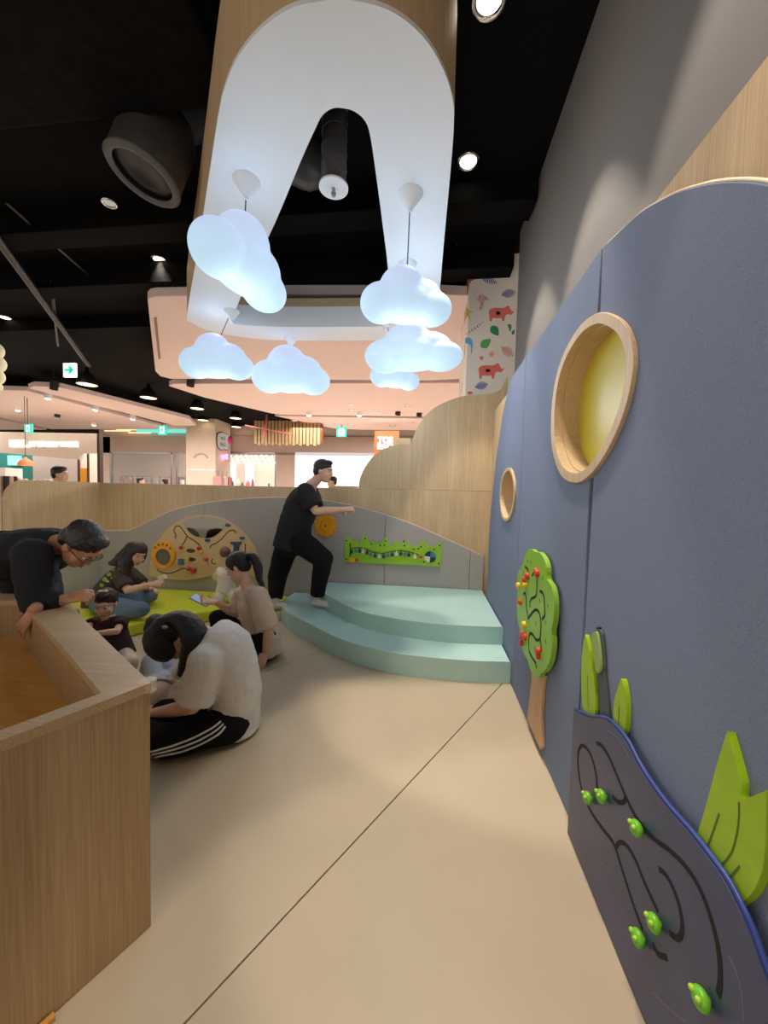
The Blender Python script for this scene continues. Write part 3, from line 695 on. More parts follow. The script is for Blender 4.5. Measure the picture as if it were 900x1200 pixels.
for gp in ([(215, 165), (260, 200), (300, 270)], [(100, 500), (160, 600), (230, 660)], [(650, 960), (690, 1060), (705, 1190)], [(380, 1090), (440, 1150), (500, 1195)]):
    obj('wave_line', *ribbon(smooth_loop([pc(*p) for p in gp], 4, False), .003, RWm, .0335, .0345), M_WAVE, pond)
M_FROG = mat('frog_green', (112, 190, 44), .3)
for (x, y, s) in ((166, 407, 1), (216, 402, 1), (344, 515, 1), (408, 850, 1), (350, 902, 1), (580, 1118, 1.0)):
    c = pc(x, y); cx = np.array(RWm(c[0], c[1], .050)); r = .021*s
    fr = obj('frog_slider', *merge(ell(cx, (.015, r, r*1.02), n=16), loft([RWm(c[0], c[1], .035), cx], [.007, .007], n=8)), M_FROG, pond, True)
    for e_ in (-1, 1): obj('frog_eye', *ell(cx+V(-.012, e_*.010, .010), (.0065, .0065, .0065), n=10, m_=6), mat('frog_eye_lime', (176, 220, 60), .3), fr, True)
# reeds behind the pond
pcl = T(lambda x, y: rw(x, y, .014), 3, 640, 800)
def leafplate(name, pts, label, cat, m=M_LEAF, w=(0, .016), veins=()):
    P = smooth_loop([pcl(*p) for p in pts], 4); o = bevel(obj(name, *plate([tuple(p) for p in P], RWm, *w), m), .004, 2); tag(o, label, cat)
    for vn in veins: obj('vein', *ribbon(smooth_loop([pcl(*p) for p in vn], 3, False), .004, RWm, w[1]-.001, w[1]+.0006), mat('vein_dark', (80, 110, 20), .6), o)
    return o
rk = lambda x, y: ((560+x/4.09-640)*3, (620+y/4.09-800)*3)
leafplate('reed_leaf', [rk(*p) for p in [(512, 514), (523, 522), (545, 640), (560, 760), (562, 890), (535, 900), (508, 880), (497, 760), (498, 620)]], 'taller lime reed leaf behind the tip of the pond board', 'wall leaf', veins=[[rk(528, 700), rk(532, 860)]])
leafplate('reed_leaf', [rk(*p) for p in [(685, 724), (697, 730), (710, 800), (714, 880), (706, 970), (690, 985), (664, 962), (652, 900), (656, 820)]], 'shorter lime reed leaf right of the cattail on the pond board', 'wall leaf', veins=[[rk(680, 850), rk(678, 940)]])
ct = thing('cattail', 'dark-stemmed cattail with a pale green head between the two reed leaves', 'wall cattail', RWm(*pcl(*rk(600, 900)), 0))
stem = [pcl(*rk(*p)) for p in [(548, 500), (570, 480), (590, 500), (602, 660), (600, 690), (622, 905), (588, 905), (570, 690), (556, 620)]]
bevel(obj('stem', *plate([tuple(p) for p in smooth_loop(stem, 2)], RWm, 0, .012), mat('stem_grey_green', (78, 84, 86), .6), ct), .003, 1)
head = [pcl(*rk(*p)) for p in [(566, 492), (580, 500), (590, 560), (598, 650), (590, 688), (576, 682), (562, 600), (553, 520)]]
bevel(obj('head', *plate([tuple(p) for p in smooth_loop(head, 3)], RWm, .0121, .022), mat('cattail_green', (150, 172, 92), .5), ct), .004, 2)
for d in (-6, 0, 6): obj('tip', *ribbon([pcl(*rk(570+d*.3, 490)), pcl(*rk(570+d, 470))], .004, RWm, .002, .010), M_SLOT, ct)
leafplate('tulip_leaf', [(637, 180), (645, 188), (668, 270), (688, 350), (690, 402), (722, 402), (768, 384), (778, 392), (776, 520), (768, 640), (735, 730), (690, 774), (660, 775), (600, 690), (548, 600), (530, 555), (560, 450), (600, 300)],
          'big lime tulip-shaped leaf at the right edge above the pond board', 'wall leaf', veins=[[(612, 460), (585, 540), (562, 598)], [(682, 420), (680, 500), (655, 600), (605, 655)], [(685, 645), (655, 680), (628, 708)]], w=(0, .016))

# ------------------------------------------------------------------ toys on the back felt
ab = T(bw, 6.43, 170, 600)
board = thing('activity_board', 'half-round pine activity board with mirror and mazes on the grey felt', 'activity board', BWm(*ab(440, 500), 0))
bo = smooth_loop([ab(*p) for p in [(40, 470), (45, 400), (70, 300), (120, 200), (190, 115), (280, 55), (380, 28), (480, 24), (580, 45), (680, 95), (760, 165), (830, 260), (868, 360), (876, 450), (860, 490), (760, 480), (640, 465), (500, 480), (380, 505), (270, 512), (160, 500), (70, 488)]], 3)
bevel(obj('panel', *plate([tuple(p) for p in bo], BWm, 0, .02), M_PINE, board), .004, 2)
mi = [ab(*p) for p in [(300, 62), (390, 38), (480, 34), (560, 48), (618, 78), (610, 110), (560, 160), (510, 190), (440, 195), (380, 170), (330, 130), (300, 95)]]
obj('mirror', *plate([tuple(p) for p in smooth_loop(mi, 2)], BWm, .02, .0225), M_MIRROR, board)
dr = ab(152, 318)
rr = abs(ab(240, 318)[0]-dr[0])
bevel(obj('drum_ring', *plate(circle(dr, rr, 32, rr*1.08), BWm, .02, .045, [circle((dr[0], dr[1]-rr*.18), rr*.64, 28)]), M_ORANGE, board), .006, 2)
obj('drum_face', *plate(circle((dr[0], dr[1]-rr*.18), rr*.67, 28), BWm, .02, .028), M_GREYP, board)
for k in range(5): q = math.radians(140-25*k); obj('drum_stud', *plate(circle((dr[0]+rr*.84*math.cos(q), dr[1]+rr*.84*math.sin(q)), .016, 8), BWm, .044, .048), mat('stud_brown', (150, 90, 20), .5), board)
for gp in ([(235, 200), (240, 170), (226, 140), (240, 108), (270, 108), (300, 145), (325, 180), (370, 210), (405, 235), (420, 258)], [(322, 182), (310, 215), (285, 250)],
           [(497, 270), (505, 250), (545, 232), (590, 195), (630, 150), (660, 135), (685, 145), (692, 160)], [(98, 430), (130, 452), (190, 460), (240, 445), (290, 425), (335, 425)], [(515, 350), (508, 370), (525, 390), (540, 385)], [(760, 235), (762, 300)]):
    groove(board, [ab(*p) for p in gp], .013, BWm, .020, mat('groove_brown', (60, 34, 30), .7))
for (x, y, r, m) in ((285, 265, .024, M_RED), (420, 268, .026, M_RED), (435, 298, .02, M_YELP), (473, 354, .022, M_RED), (345, 425, .028, M_RED), (375, 440, .03, M_RED), (385, 430, .024, M_RED), (332, 352, .024, M_YELP)):
    knob(board, BWm, ab(x, y), r, .035, m, w0=.02)
for (x, y, a, b) in ((352, 290, .062, .026), (355, 355, .062, .026)): obj('slot_window', *plate(circle(ab(x, y), a, 20, b), BWm, .0195, .022), mat('slot_brown', (72, 50, 44), .5), board)
for (x, y) in ((632, 98), (480, 212), (740, 196)): obj('blue_paddle', *plate(circle(ab(x, y), .034, 18, .02), BWm, .02, .034), M_BLUEP, board)
hr = [ab(*p) for p in [(652, 222), (735, 222), (735, 236), (715, 250), (715, 290), (740, 310), (650, 310), (676, 290), (676, 250), (652, 236)]]
bevel(obj('hourglass', *plate([tuple(p) for p in hr], BWm, .02, .036), mat('slate_blue', (38, 66, 100), .5), board), .003, 1)
bevel(obj('blue_block', *plate([ab(262, 350), ab(300, 350), ab(300, 394), ab(262, 394)], BWm, .02, .04), mat('sky_block', (60, 110, 150), .5), board), .003, 1)
obj('dark_vent', *plate([tuple(p) for p in smooth_loop([ab(*p) for p in [(325, 118), (370, 125), (412, 160), (415, 188), (370, 172), (335, 142)]], 3)], BWm, .0225, .024), mat('vent_dark', (60, 62, 58), .6), board)

# sun gear
sc_ = bw(382, 616); R1 = abs(bw(396.5, 616)[0]-sc_[0])
sun = thing('sun_gear', 'yellow toothed sun wheel with a red hub on the grey felt', 'toy wheel', BWm(sc_[0], sc_[1]-R1, 0))
pts = []
for k in range(16):
    for q, r in ((k, R1), (k+.5, R1*.78)): a = 2*math.pi*q/16; pts.append((sc_[0]+r*math.sin(a), sc_[1]+r*math.cos(a)))
bevel(obj('wheel', *plate(pts, BWm, .008, .026), M_ORANGE, sun), .003, 1)
rp_ = circle(sc_, R1*.42, 24); obj('spiral_groove', *ribbon(rp_[:20], .006, BWm, .025, .0268), mat('amber_groove', (190, 120, 14), .6), sun)
knob(sun, BWm, sc_, .018, .03, M_RED, 'hub', .0)

# green grass board
gc = T(bw, 6.0, 390, 600)
gb = thing('grass_board', 'long green grass-edged play board with a row of hanging pegs', 'play board', BWm(*gc(420, 370), 0))
zig = [(85, 350), (88, 185), (95, 172), (115, 178), (135, 200), (150, 210), (170, 185), (182, 218), (196, 212), (215, 155), (252, 192), (262, 218), (288, 200), (300, 225), (318, 202), (335, 232), (350, 205), (375, 178), (392, 208), (400, 232), (418, 246), (440, 200), (468, 226), (486, 228), (502, 185), (522, 226), (545, 242), (568, 220), (590, 248), (612, 226), (640, 195), (660, 232), (680, 250), (700, 228), (722, 250), (762, 205), (768, 215), (758, 383), (600, 372), (300, 360)]
bevel(obj('panel', *plate([gc(*p) for p in zig], BWm, .004, .024), M_GREEN, gb), .003, 1)
rail = [gc(*p) for p in [(125, 255), (180, 248), (230, 255), (290, 280), (350, 288), (410, 275), (470, 268), (530, 275), (605, 298)]]
obj('rail', *ribbon(smooth_loop(rail, 4, False), .012, BWm, .023, .034), mat('rail_olive', (110, 96, 36), .6), gb)
pegm = [mat('peg_dark', (28, 52, 46), .5), mat('peg_blue', (70, 130, 160), .5), mat('peg_dark', (28, 52, 46), .5), mat('peg_white', (225, 228, 215), .5)]
rs = smooth_loop(rail, 12, False); 
for k in range(16):
    p = rs[int((k+.6)/16.3*(len(rs)-1))]; dz = (gc(0, 0)[1]-gc(0, 28)[1])
    bevel(obj('peg', *plate([(p[0]-.017, p[1]-dz*1.25), (p[0]+.017, p[1]-dz*1.25), (p[0]+.017, p[1]-dz*.55), (p[0]+.006, p[1]-dz*.5), (p[0]+.006, p[1]), (p[0]-.006, p[1]), (p[0]-.006, p[1]-dz*.5), (p[0]-.017, p[1]-dz*.55)], BWm, .024, .036), pegm[k % 4], gb), .002, 1)
obj('stop_bead', *ell(BWm(*gc(618, 312), .035), (.02, .016, .02)), M_RED, gb, True)
obj('slot', *ribbon([gc(126, 215), gc(124, 310)], .012, BWm, .0235, .0248), M_SLOT, gb)
dcen = gc(685, 312); dr_ = .066
for k, mm in enumerate((mat('disc_blue', (70, 120, 180), .4), mat('disc_navy', (20, 36, 60), .4), mat('disc_white', (228, 226, 215), .4), mat('disc_navy', (20, 36, 60), .4))):
    a0 = math.pi/2*k-.1; q = [dcen]+[(dcen[0]+dr_*math.cos(a0+t), dcen[1]+dr_*math.sin(a0+t)) for t in np.linspace(0, math.pi/2, 8)]
    obj('spinner_quarter', *plate(q, BWm, .024, .032), mm, gb)
bevel(obj('yellow_slider', *plate([gc(118, 318), gc(165, 322), (gc(165, 322)[0], gc(0, 345)[1]), (gc(118, 318)[0], gc(0, 340)[1])], BWm, .024, .05), M_YELP, gb), .003, 1)
knob(gb, BWm, gc(172, 335), .02, .04, M_RED, 'red_bead', .024)
for (x, y) in ((100, 200), (98, 328), (228, 186), (275, 225), (372, 202), (365, 232), (505, 235), (620, 243), (712, 262), (640, 350), (745, 360), (752, 235), (335, 236), (500, 205), (570, 260), (600, 256)):
    obj('hole', *plate(circle(gc(x, y), .010, 8), BWm, .0235, .0246), M_SLOT, gb)

# ------------------------------------------------------------------ shops beyond the fence
YF = 15.8
def fbox(nm, x0, y0, x1, y1, Y, m, parent=None, d=.12, z0=None, z1=None):
    a, b = PY(x0, y1, Y), PY(x1, y0, Y)
    return obj(nm, *box((a[0], Y, a[2] if z0 is None else z0), (b[0], Y+d, b[2] if z1 is None else z1)), m, parent)
wf = struct(obj('wall_far', *box((-26, 18.6, -.03), (9, 18.8, CEIL)), M_CREAM))
struct(fbox('trim_1', 116, 513, 560, 530.5, YF, M_TAUPE))
struct(fbox('trim_2', 116, 500, 560, 512.6, YF+.1, M_CREAM, None, .1))
struct(fbox('wall_pier', 114, 512, 129, 600, YF, M_CREAM, z0=-.03))
struct(fbox('wall_pier', 323, 530, 345, 600, YF, M_TAUPE, z0=-.03, d=.3))
for i, (a, b) in enumerate(((129, 201.5), (206, 219), (268, 323))):
    wn = struct(fbox('window_%d' % (i+1), a, 530.5, b, 600, YF+.05, M_PANE, d=.02, z0=-.03))
    for x in (a, b-1.6): fbox('window_frame', x, 530, x+1.6, 600, YF-.02, M_STEEL, wn, z0=-.03, d=.06)
    fbox('window_frame', a, 530, b, 531.2, YF-.02, M_STEEL, wn, d=.06)
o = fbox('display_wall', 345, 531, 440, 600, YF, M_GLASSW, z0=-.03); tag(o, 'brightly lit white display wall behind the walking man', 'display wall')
for x0, x1, y0 in ((122, 152, 504.2), (136, 168, 502.8), (150, 176, 506.5)):
    o = fbox('cove_light', x0, y0, x1, y0+1.1, YF-.2, M_COVE, d=.06); tag(o, {122: 'middle', 136: 'top', 150: 'lowest'}[x0]+' thin warm cove light bar above the shop windows', 'cove light', 'warm cove light bars')
o = fbox('teal_light_strip', 160, 501.8, 219, 506.8, YF-.25, M_CYANLIT, d=.08); tag(o, 'teal lit strip above the shop window left of the pillar', 'light strip')
# clothes racks in the window
def rack(px0, px1, label, cols):
    a, b = PY(px0, 560, 17.0), PY(px1, 560, 17.0); t = thing('clothes_rack', label, 'clothes rack', ((a[0]+b[0])/2, 17.0, -.03), 'clothes racks behind the shop glass')
    for x in (a[0], b[0]): obj('post', *loft([(x, 17, -.03), (x, 17, 2.0)], [.02, .02], n=8), M_STEEL, t)
    obj('rail', *loft([(a[0], 17, 1.98), (b[0], 17, 1.98)], [.018, .018], n=8), M_STEEL, t)
    n = int((b[0]-a[0])/.16)
    for k in range(n):
        x = a[0]+.1+k*.16
        obj('garment', *obox((x, 17, 1.5), (.05, .0, 0), (0, .22, 0), (0, 0, .42+.06*math.sin(k*2.3))), mat(*cols[k % len(cols)]), t)
gcol = [('cloth_blush', (222, 178, 168)), ('cloth_rose', (206, 140, 140)), ('cloth_ecru', (225, 212, 194)), ('cloth_grey', (160, 152, 148)), ('cloth_dark', (70, 60, 62))]
rack(142, 156, 'rack of blush clothes at the left of the shop window', gcol[:3]); rack(160, 178, 'rack of pale clothes in the middle of the shop window', gcol[2:]); rack(186, 200, 'rack of clothes at the right of the shop window', [gcol[2], gcol[3], gcol[1]])
rack(206, 217, 'rack of mixed clothes next to the pillar', [gcol[0], gcol[4], gcol[2]])
# bright shop interior seen right of the pillar
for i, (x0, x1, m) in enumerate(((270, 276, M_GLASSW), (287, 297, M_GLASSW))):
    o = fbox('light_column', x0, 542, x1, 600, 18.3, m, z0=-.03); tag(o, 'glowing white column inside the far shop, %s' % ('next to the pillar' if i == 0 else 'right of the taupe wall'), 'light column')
o = fbox('inner_wall', 277, 542, 286.5, 600, 18.2, M_TAUPE, z0=-.03); tag(o, 'taupe inner wall between the glowing columns of the far shop', 'shop wall')
for k, (y_, nm) in enumerate(((533.5, 'upper'), (537, 'middle'), (540.5, 'lower'))):
    P_ = [PY(270.5+6*q+2*k, y_+.6*math.sin(q*1.7), 17.25+.25*k) for q in range(9)]
    sl = thing('string_lights', nm+' strand of tiny bulbs under the ceiling of the far bright shop', 'string lights', P_[0], 'string lights in the bright shop')
    obj('wire', *merge(loft(P_, [.008]*9, n=5), loft([P_[0], P_[0]*V(1, 1, 0)+V(0, 0, CEIL-.01)], [.008]*2, n=5), loft([P_[-1], P_[-1]*V(1, 1, 0)+V(0, 0, CEIL-.01)], [.008]*2, n=5)), M_BLK, sl)
    for p in P_: obj('bulb', *ell(p-V(0, 0, .05), (.05, .05, .05), n=8, m_=6), M_LAMP2, sl, True)
# goods on the ledge in that shop
CT_ = PY(268, 572, 16.5)[2]+.002
for k, (x, w_, h_, c) in enumerate(((272, 5, 7, (40, 36, 36)), (279, 6, 9, (236, 222, 200)), (284, 4, 5, (30, 28, 28)), (290.5, 6, 7, (235, 90, 90)), (296, 4, 9, (60, 50, 50)), (304, 4, 4, (240, 220, 210)), (315, 3, 4, (30, 26, 26)))):
    p = PY(x, 570, 16.8); hh = h_/F*16.8; ww = w_/F*16.8/2
    o = obj('shop_goods', *merge(loft([(p[0], p[1], CT_), (p[0], p[1], p[2]+hh*.55)], [ww, ww*.85], n=10, c0='flat'), ell((p[0], p[1], p[2]+hh*.75), (ww*.6, ww*.6, hh*.3), n=10, m_=6)), mat('goods_%d' % k, c), None, True)
    tag(o, ['dark', 'cream', 'black', 'coral red', 'brown', 'pale pink', 'small black'][k]+' bundle on the counter of the bright shop', 'shop goods', 'goods in the bright shop')
o = fbox('shop_counter', 268, 572, 325, 600, 16.5, M_CREAM, z0=-.03, d=.6); tag(o, 'long cream counter inside the bright shop', 'counter')
# pillar with speech bubble and neon
YP = 14.5; px0, px1 = PY(218, 530, YP)[0], PY(252.5, 530, YP)[0]
pil = struct(obj('wall_pillar', *box((px0, YP, -.03), (px1, YP+1.15, CEIL-.002)), M_CREAM))
fbox('trim_band', 219, 550, 252, 551, YP-.02, M_WHITE, pil, d=.02)
# white arch mark on the front
arcp = [PY(x, y, YP-.01) for x, y in [(227, 536), (230, 533), (235, 531.5), (240, 533), (243, 536)]]
o = obj('arch_emblem', *loft(arcp, [.035]*5, n=6), M_TAUPE); tag(o, 'faint arch emblem on the front of the pillar', 'emblem')
sx = px1+.012
def sp(x, y): p = PX(x, y, sx); return (p[1], p[2])
SPm = lambda u, v, w: (sx+w, u, v)
bub = thing('bubble_sign', 'white speech bubble sign with dark outline on the pillar', 'sign', SPm(*sp(261, 527), 0))
bl = smooth_loop([sp(*p) for p in [(254, 514), (255, 508.5), (259, 507), (264, 508.5), (267, 511), (267.5, 522), (266, 527), (262, 526.5), (258.5, 527), (255, 523)]], 3)
obj('bubble_edge', *plate([tuple(p) for p in scale2(bl, 1.08)], SPm, 0, .02), mat('bubble_outline', (50, 60, 75), .6), bub)
obj('bubble_face', *plate([tuple(p) for p in bl], SPm, .02, .03), mat('bubble_white', (222, 236, 240), .6), bub)
q = sp(260.5, 513.5); text('bubble_text', 'Live', SPm(q[0], q[1], .032), (0, -1, 0), (0, 0, 1), .15, mat('ink_green', (70, 120, 100), .6), bub, .003)
q = sp(260.5, 521); text('bubble_text', 'Gold', SPm(q[0], q[1], .032), (0, -1, 0), (0, 0, 1), .15, mat('ink_slate', (80, 90, 110), .6), bub, .003)
q = sp(262, 535); o = text('neon_sign', 'Stay', SPm(q[0], q[1], .05), (0, -1, 0), (0, 0, 1), .2, M_NEON, None, .02, bold=.008); tag(o, 'pink neon handwriting glowing under the speech bubble on the pillar', 'neon sign')
p = PY(269.5, 516, YP-.1); o = obj('balloon', *ell(p, (.09, .09, .16)), mat('magenta', (205, 40, 110), .4), None, True); tag(o, 'magenta balloon at the right edge of the pillar', 'balloon')
o = fbox('balloon_string', 269.4, 521, 269.7, 560, YP-.1, M_WHITE, d=.01, z0=0.); tag(o, 'thin string of the magenta balloon', 'string')
for (x, c, lb) in ((256, (206, 150, 146), 'coral'), (261, (235, 214, 190), 'cream'), (266, (190, 110, 120), 'dusty rose')):
    p = PX(x, 560, sx+.3); o = obj('hanging_garment', *obox((p[0], p[1], 1.55), (.18, 0, 0), (0, .12, 0), (0, 0, .42)), mat('garb_'+lb, c, .9, .2, 20), None); bevel(o, .05, 3); tag(o, lb+' garment hanging against the pillar below the neon sign', 'garment')
    obj('hanger_hook', *loft([(p[0], p[1], 1.96), (p[0], p[1], 2.2)], [.01, .01], n=6), M_STEEL, o)
    obj('stand_post', *loft([(p[0], p[1], -.03), (p[0], p[1], 1.2)], [.02, .02], n=6), M_STEEL, o)
# mannequin-like cream vases left and right of the pillar foot
# slatted timber canopy
a, b = PY(298, 520, 13.2), PY(376, 503, 13.2)
sc = thing('slat_canopy', 'timber slatted shop canopy hanging right of the pillar', 'canopy', (a[0], 13.2, a[2]))
obj('backing', *box((a[0], 13.26, a[2]+.06), (b[0], 13.5, b[2]+.3)), M_REDWOOD, sc)
ns = 19
for k in range(ns):
    x = a[0]+(b[0]-a[0])*k/ns; obj('slat', *box((x, 13.2, a[2]-(.05 if k % 2 else 0)), (x+(b[0]-a[0])/ns*.7, 13.26, b[2]+.3)), M_OAKB, sc)
# hanging toy glider in front of it
p = PY(311, 503, 12.6)
gl = thing('toy_glider', 'reddish toy glider hanging in front of the slatted canopy', 'toy plane', p)
M_GLI = mat('glider_red', (176, 96, 84), .6)
obj('fuselage', *loft([p+V(-.05, 0, -.45), p+V(0, 0, 0), p+V(.05, 0, .5)], [.02, .07, .02], n=10), M_GLI, gl, True)
obj('wing', *obox(p+V(.1, 0, -.02), (.8, 0, -.14), (0, .1, 0), (0, 0, .02)), M_GLI, gl)
obj('wire', *loft([p, p+V(0, 0, CEIL-.02-p[2])], [.006, .006], n=5), M_BLK, gl)
# terracotta sign wall
o = fbox('sign_panel', 437, 505, 467.5, 600, 13.0, M_TERRA, z0=-.03); tag(o, 'terracotta panel behind the white lettering above the fence', 'sign panel')
p = PY(451.5, 516, 12.95); t1 = text('lettering', 'TOS', p, (1, 0, 0), (0, 0, 1), .19, M_SIGNC, None, .03, bold=.012); tag(t1, 'glowing white letters on the terracotta panel, upper line', 'lettering')
p = PY(451.5, 523.3, 12.95); t2 = text('lettering', 'BAO', p, (1, 0, 0), (0, 0, 1), .19, M_SIGNC, None, .03, bold=.012); tag(t2, 'glowing white letters on the terracotta panel, lower line', 'lettering')
# left shop with lit name
YS = 10.0
fs = [PY(*p, YS)[[0, 2]] for p in [(-60, 505), (114.5, 508), (114.5, 531), (93, 531), (93, 538.5), (0, 530.5), (-60, 526)]]
o = struct(obj('wall_shop_fascia', *plate([tuple(p) for p in fs], lambda u, v, w: (u, YS+w, v), 0, .15), M_CREAM))
p = PY(23, 520.2, YS-.02); tg_ = text('shop_name', 'MILL..', p, (1, .0, .0), (0, 0, 1), .20, M_SIGN, None, .02, bold=.004); tag(tg_, 'bright white letters MILL at the start of the shop name', 'lettering')
p = PY(62.5, 521, YS-.02); tg_ = text('shop_name', 'BY STUDIO WHITE', p, (1, 0, 0), (0, 0, 1), .135, M_SIGN, None, .02, bold=.002); tag(tg_, 'bright white letters BY STUDIO WHITE on the shop fascia', 'lettering')
o = fbox('shop_post', 114.5, 508, 116.5, 600, YS, M_BROWN, z0=-.03); tag(o, 'dark slim post at the right end of the lit shop fascia', 'post')
o = fbox('teal_wall', -60, 528, 39, 600, YS+1.6, M_TEAL, z0=-.03); tag(o, 'teal back wall of the left shop', 'shop wall')
o = fbox('shaded_partition', 39.5, 531, 92, 600, YS+1.4, mat('partition_shade', (166, 156, 148), .8), z0=-.03); tag(o, 'shaded partition in the left shop behind the head, its shade put into the grey', 'partition')  # inner wall in shade; the shade is put into its even grey
o = fbox('pink_panel', 92, 528, 114, 600, YS+1.5, mat('blush_panel', (244, 205, 188), .7), z0=-.03); tag(o, 'blush pink panel at the right of the left shop', 'panel')
o = fbox('yellow_poster', 92.5, 548.5, 102.5, 566, YS+.6, mat('poster_orange', (245, 166, 30), .5), d=.03, z0=-.03); tag(o, 'orange yellow poster stand in the left shop', 'poster')
for x in (91.5, 102.5): o = fbox('slim_pole', x, 531, x+.8, 600, YS+.4, M_BROWN, d=.04, z0=-.03); tag(o, 'slim brown pole %s the orange poster' % ('left of' if x < 95 else 'right of'), 'pole')
p = PY(30, 543, YS-.6)
bl_ = thing('basket_lamp', 'tan bell-shaped pendant lamp in front of the teal wall', 'pendant lamp', p)
s = 8.0/F*YS
obj('shade', *lathe([(s*1.0, -s*.35), (s*.98, s*.05), (s*.7, s*.5), (s*.25, s*.75), (s*.1, s*1.0)], p, n=24), mat('tan_shade', (226, 150, 100), .6, emit=.35, emit_col=(230, 140, 80)), bl_, True)
obj('cord', *loft([p+V(0, 0, s), p+V(0, 0, 3.9-p[2])], [.008, .008], n=6), M_BLK, bl_)
obj('bulb', *ell(p, (s*.3, s*.3, s*.3), n=10, m_=6), M_LAMP2, bl_, True)
o = fbox('white_display', -30, 548, 6, 566, YS+.2, mat('display_pale', (240, 222, 214), .6), d=.5, z0=-.03); tag(o, 'pale display block at the left edge of the left shop', 'display block')
o = fbox('teal_screen', 9, 534, 22, 545, YS+1.5, M_CYANLIT, d=.1, z0=PY(9, 545, YS+1.5)[2]); tag(o, 'glowing teal screen on the teal wall', 'screen')
# heap of pale bags on the shop counter
cn = fbox('shop_shelf', 8, 566, 64, 600, 6.6, M_REDWOOD, z0=-.03, d=.5); tag(cn, 'red brown shelf unit carrying pale bags behind the fence', 'shelf')
ztop = PY(8, 566, 6.6)[2]+.012
for k, (x, w_, c) in enumerate(((17, 5, (236, 214, 204)), (23, 7, (240, 224, 214)), (30, 6, (232, 200, 190)), (34, 4, (70, 52, 44)), (40, 5, (242, 226, 214)), (46, 5, (226, 206, 170)), (52, 6, (206, 188, 150)), (58, 6, (228, 210, 180)))):
    p = PY(x, 562, 6.75); r_ = w_/F*6.75*.62
    o = remesh('bag', [ell((p[0], p[1], ztop+r_*.84), (r_, r_*.9, r_*.82)), ell((p[0]+r_*.3, p[1], ztop+r_*1.3), (r_*.4, r_*.3, r_*.35))], mat('bag_%d' % k, c, .8), .02, None, 2); tag(o, ['blush bag at the left end', 'large pale bag second', 'rose bag third', 'dark brown bag', 'cream bag fifth', 'sand bag', 'khaki bag seventh', 'beige bag at the right end'][k]+' of the row on the red brown shelf', 'bag', 'bags on the red brown shelf')
# dark rack and shelf unit at the far left behind the wing
def P6(x, y): return PY(x, y, 4.6)
dk = thing('dark_rack', 'dark brown tall rack board with pale edges at the left edge', 'rack', (P6(9, 600)[0], 4.6, -.03))
a, b = P6(2.5, 615), P6(15, 558)
obj('board', *box((a[0], 4.6, -.03), (b[0], 4.66, b[2])), M_BROWN, dk)
for x in (2.3, 14.6): u = P6(x, 600)[0]; obj('edge_strip', *box((u, 4.57, -.03), (u+.03, 4.6, b[2])), M_WOODEDGE, dk)
zz = P6(9, 586)[2]; obj('cross_strip', *box((a[0], 4.575, zz), (b[0], 4.6, zz+.025)), M_WOODEDGE, dk)
shf = thing('goods_shelf', 'red brown shelf with small blue and dark goods beside the dark rack', 'shelf', (P6(25, 600)[0], 4.9, -.03))
a, b = PY(17, 620, 4.9), PY(46, 563, 4.9)
obj('back', *box((a[0], 5.2, -.03), (b[0], 5.22, b[2])), M_BROWN, shf)
obj('side', *box((a[0], 4.9, -.03), (a[0]+.04, 5.2, b[2])), M_WOODEDGE, shf); obj('side', *box((b[0]-.04, 4.9, -.03), (b[0], 5.2, b[2])), M_REDWOOD, shf)
levels = []
for y in (564, 573.5, 583, 594, 611): z = PY(20, y, 4.9)[2]; levels.append(z); obj('shelf_board', *box((a[0]+.04, 4.9, z-.025), (b[0]-.04, 5.2, z)), M_REDWOOD, shf)
for k, (u, lv, c, w_, h_, lb) in enumerate(((21, 1, (232, 214, 190), .04, .06, 'cream'), (30, 1, (60, 50, 44), .04, .06, 'dark'), (21.5, 2, (72, 96, 160), .05, .05, 'blue'), (31, 2, (36, 34, 38), .06, .08, 'black'), (25, 3, (150, 70, 40), .08, .07, 'rust'), (24, 4, (90, 92, 60), .06, .1, 'olive'))):
    x = PY(u, 580, 4.95)[0]; o = bevel(obj('goods_box', *box((x-w_, 4.93, levels[lv]+.002), (x+w_, 5.1, levels[lv]+h_)), mat('gbox_%d' % k, c)), .006, 2); tag(o, lb+' box on the goods shelf at the left edge', 'box', 'boxes on the goods shelf')
# cream paper lamp cut by the left frame edge
p = PY(-6, 426, 5.2)
pl_ = thing('paper_lamp', 'cream knobbly pendant lamp cut by the left frame edge', 'pendant lamp', p)
obj('shade', *merge(ell(p+V(0, 0, .2), (.12, .12, .13)), ell(p, (.14, .14, .14)), ell(p-V(0, 0, .2), (.12, .12, .13)), ell(p-V(0, 0, .36), (.09, .09, .08))), mat('paper_cream', (226, 222, 186), .8, emit=.2), pl_, True)
obj('cord', *loft([p+V(0, 0, .3), p+V(0, 0, CEIL-p[2])], [.005, .005], n=5), M_BLK, pl_)

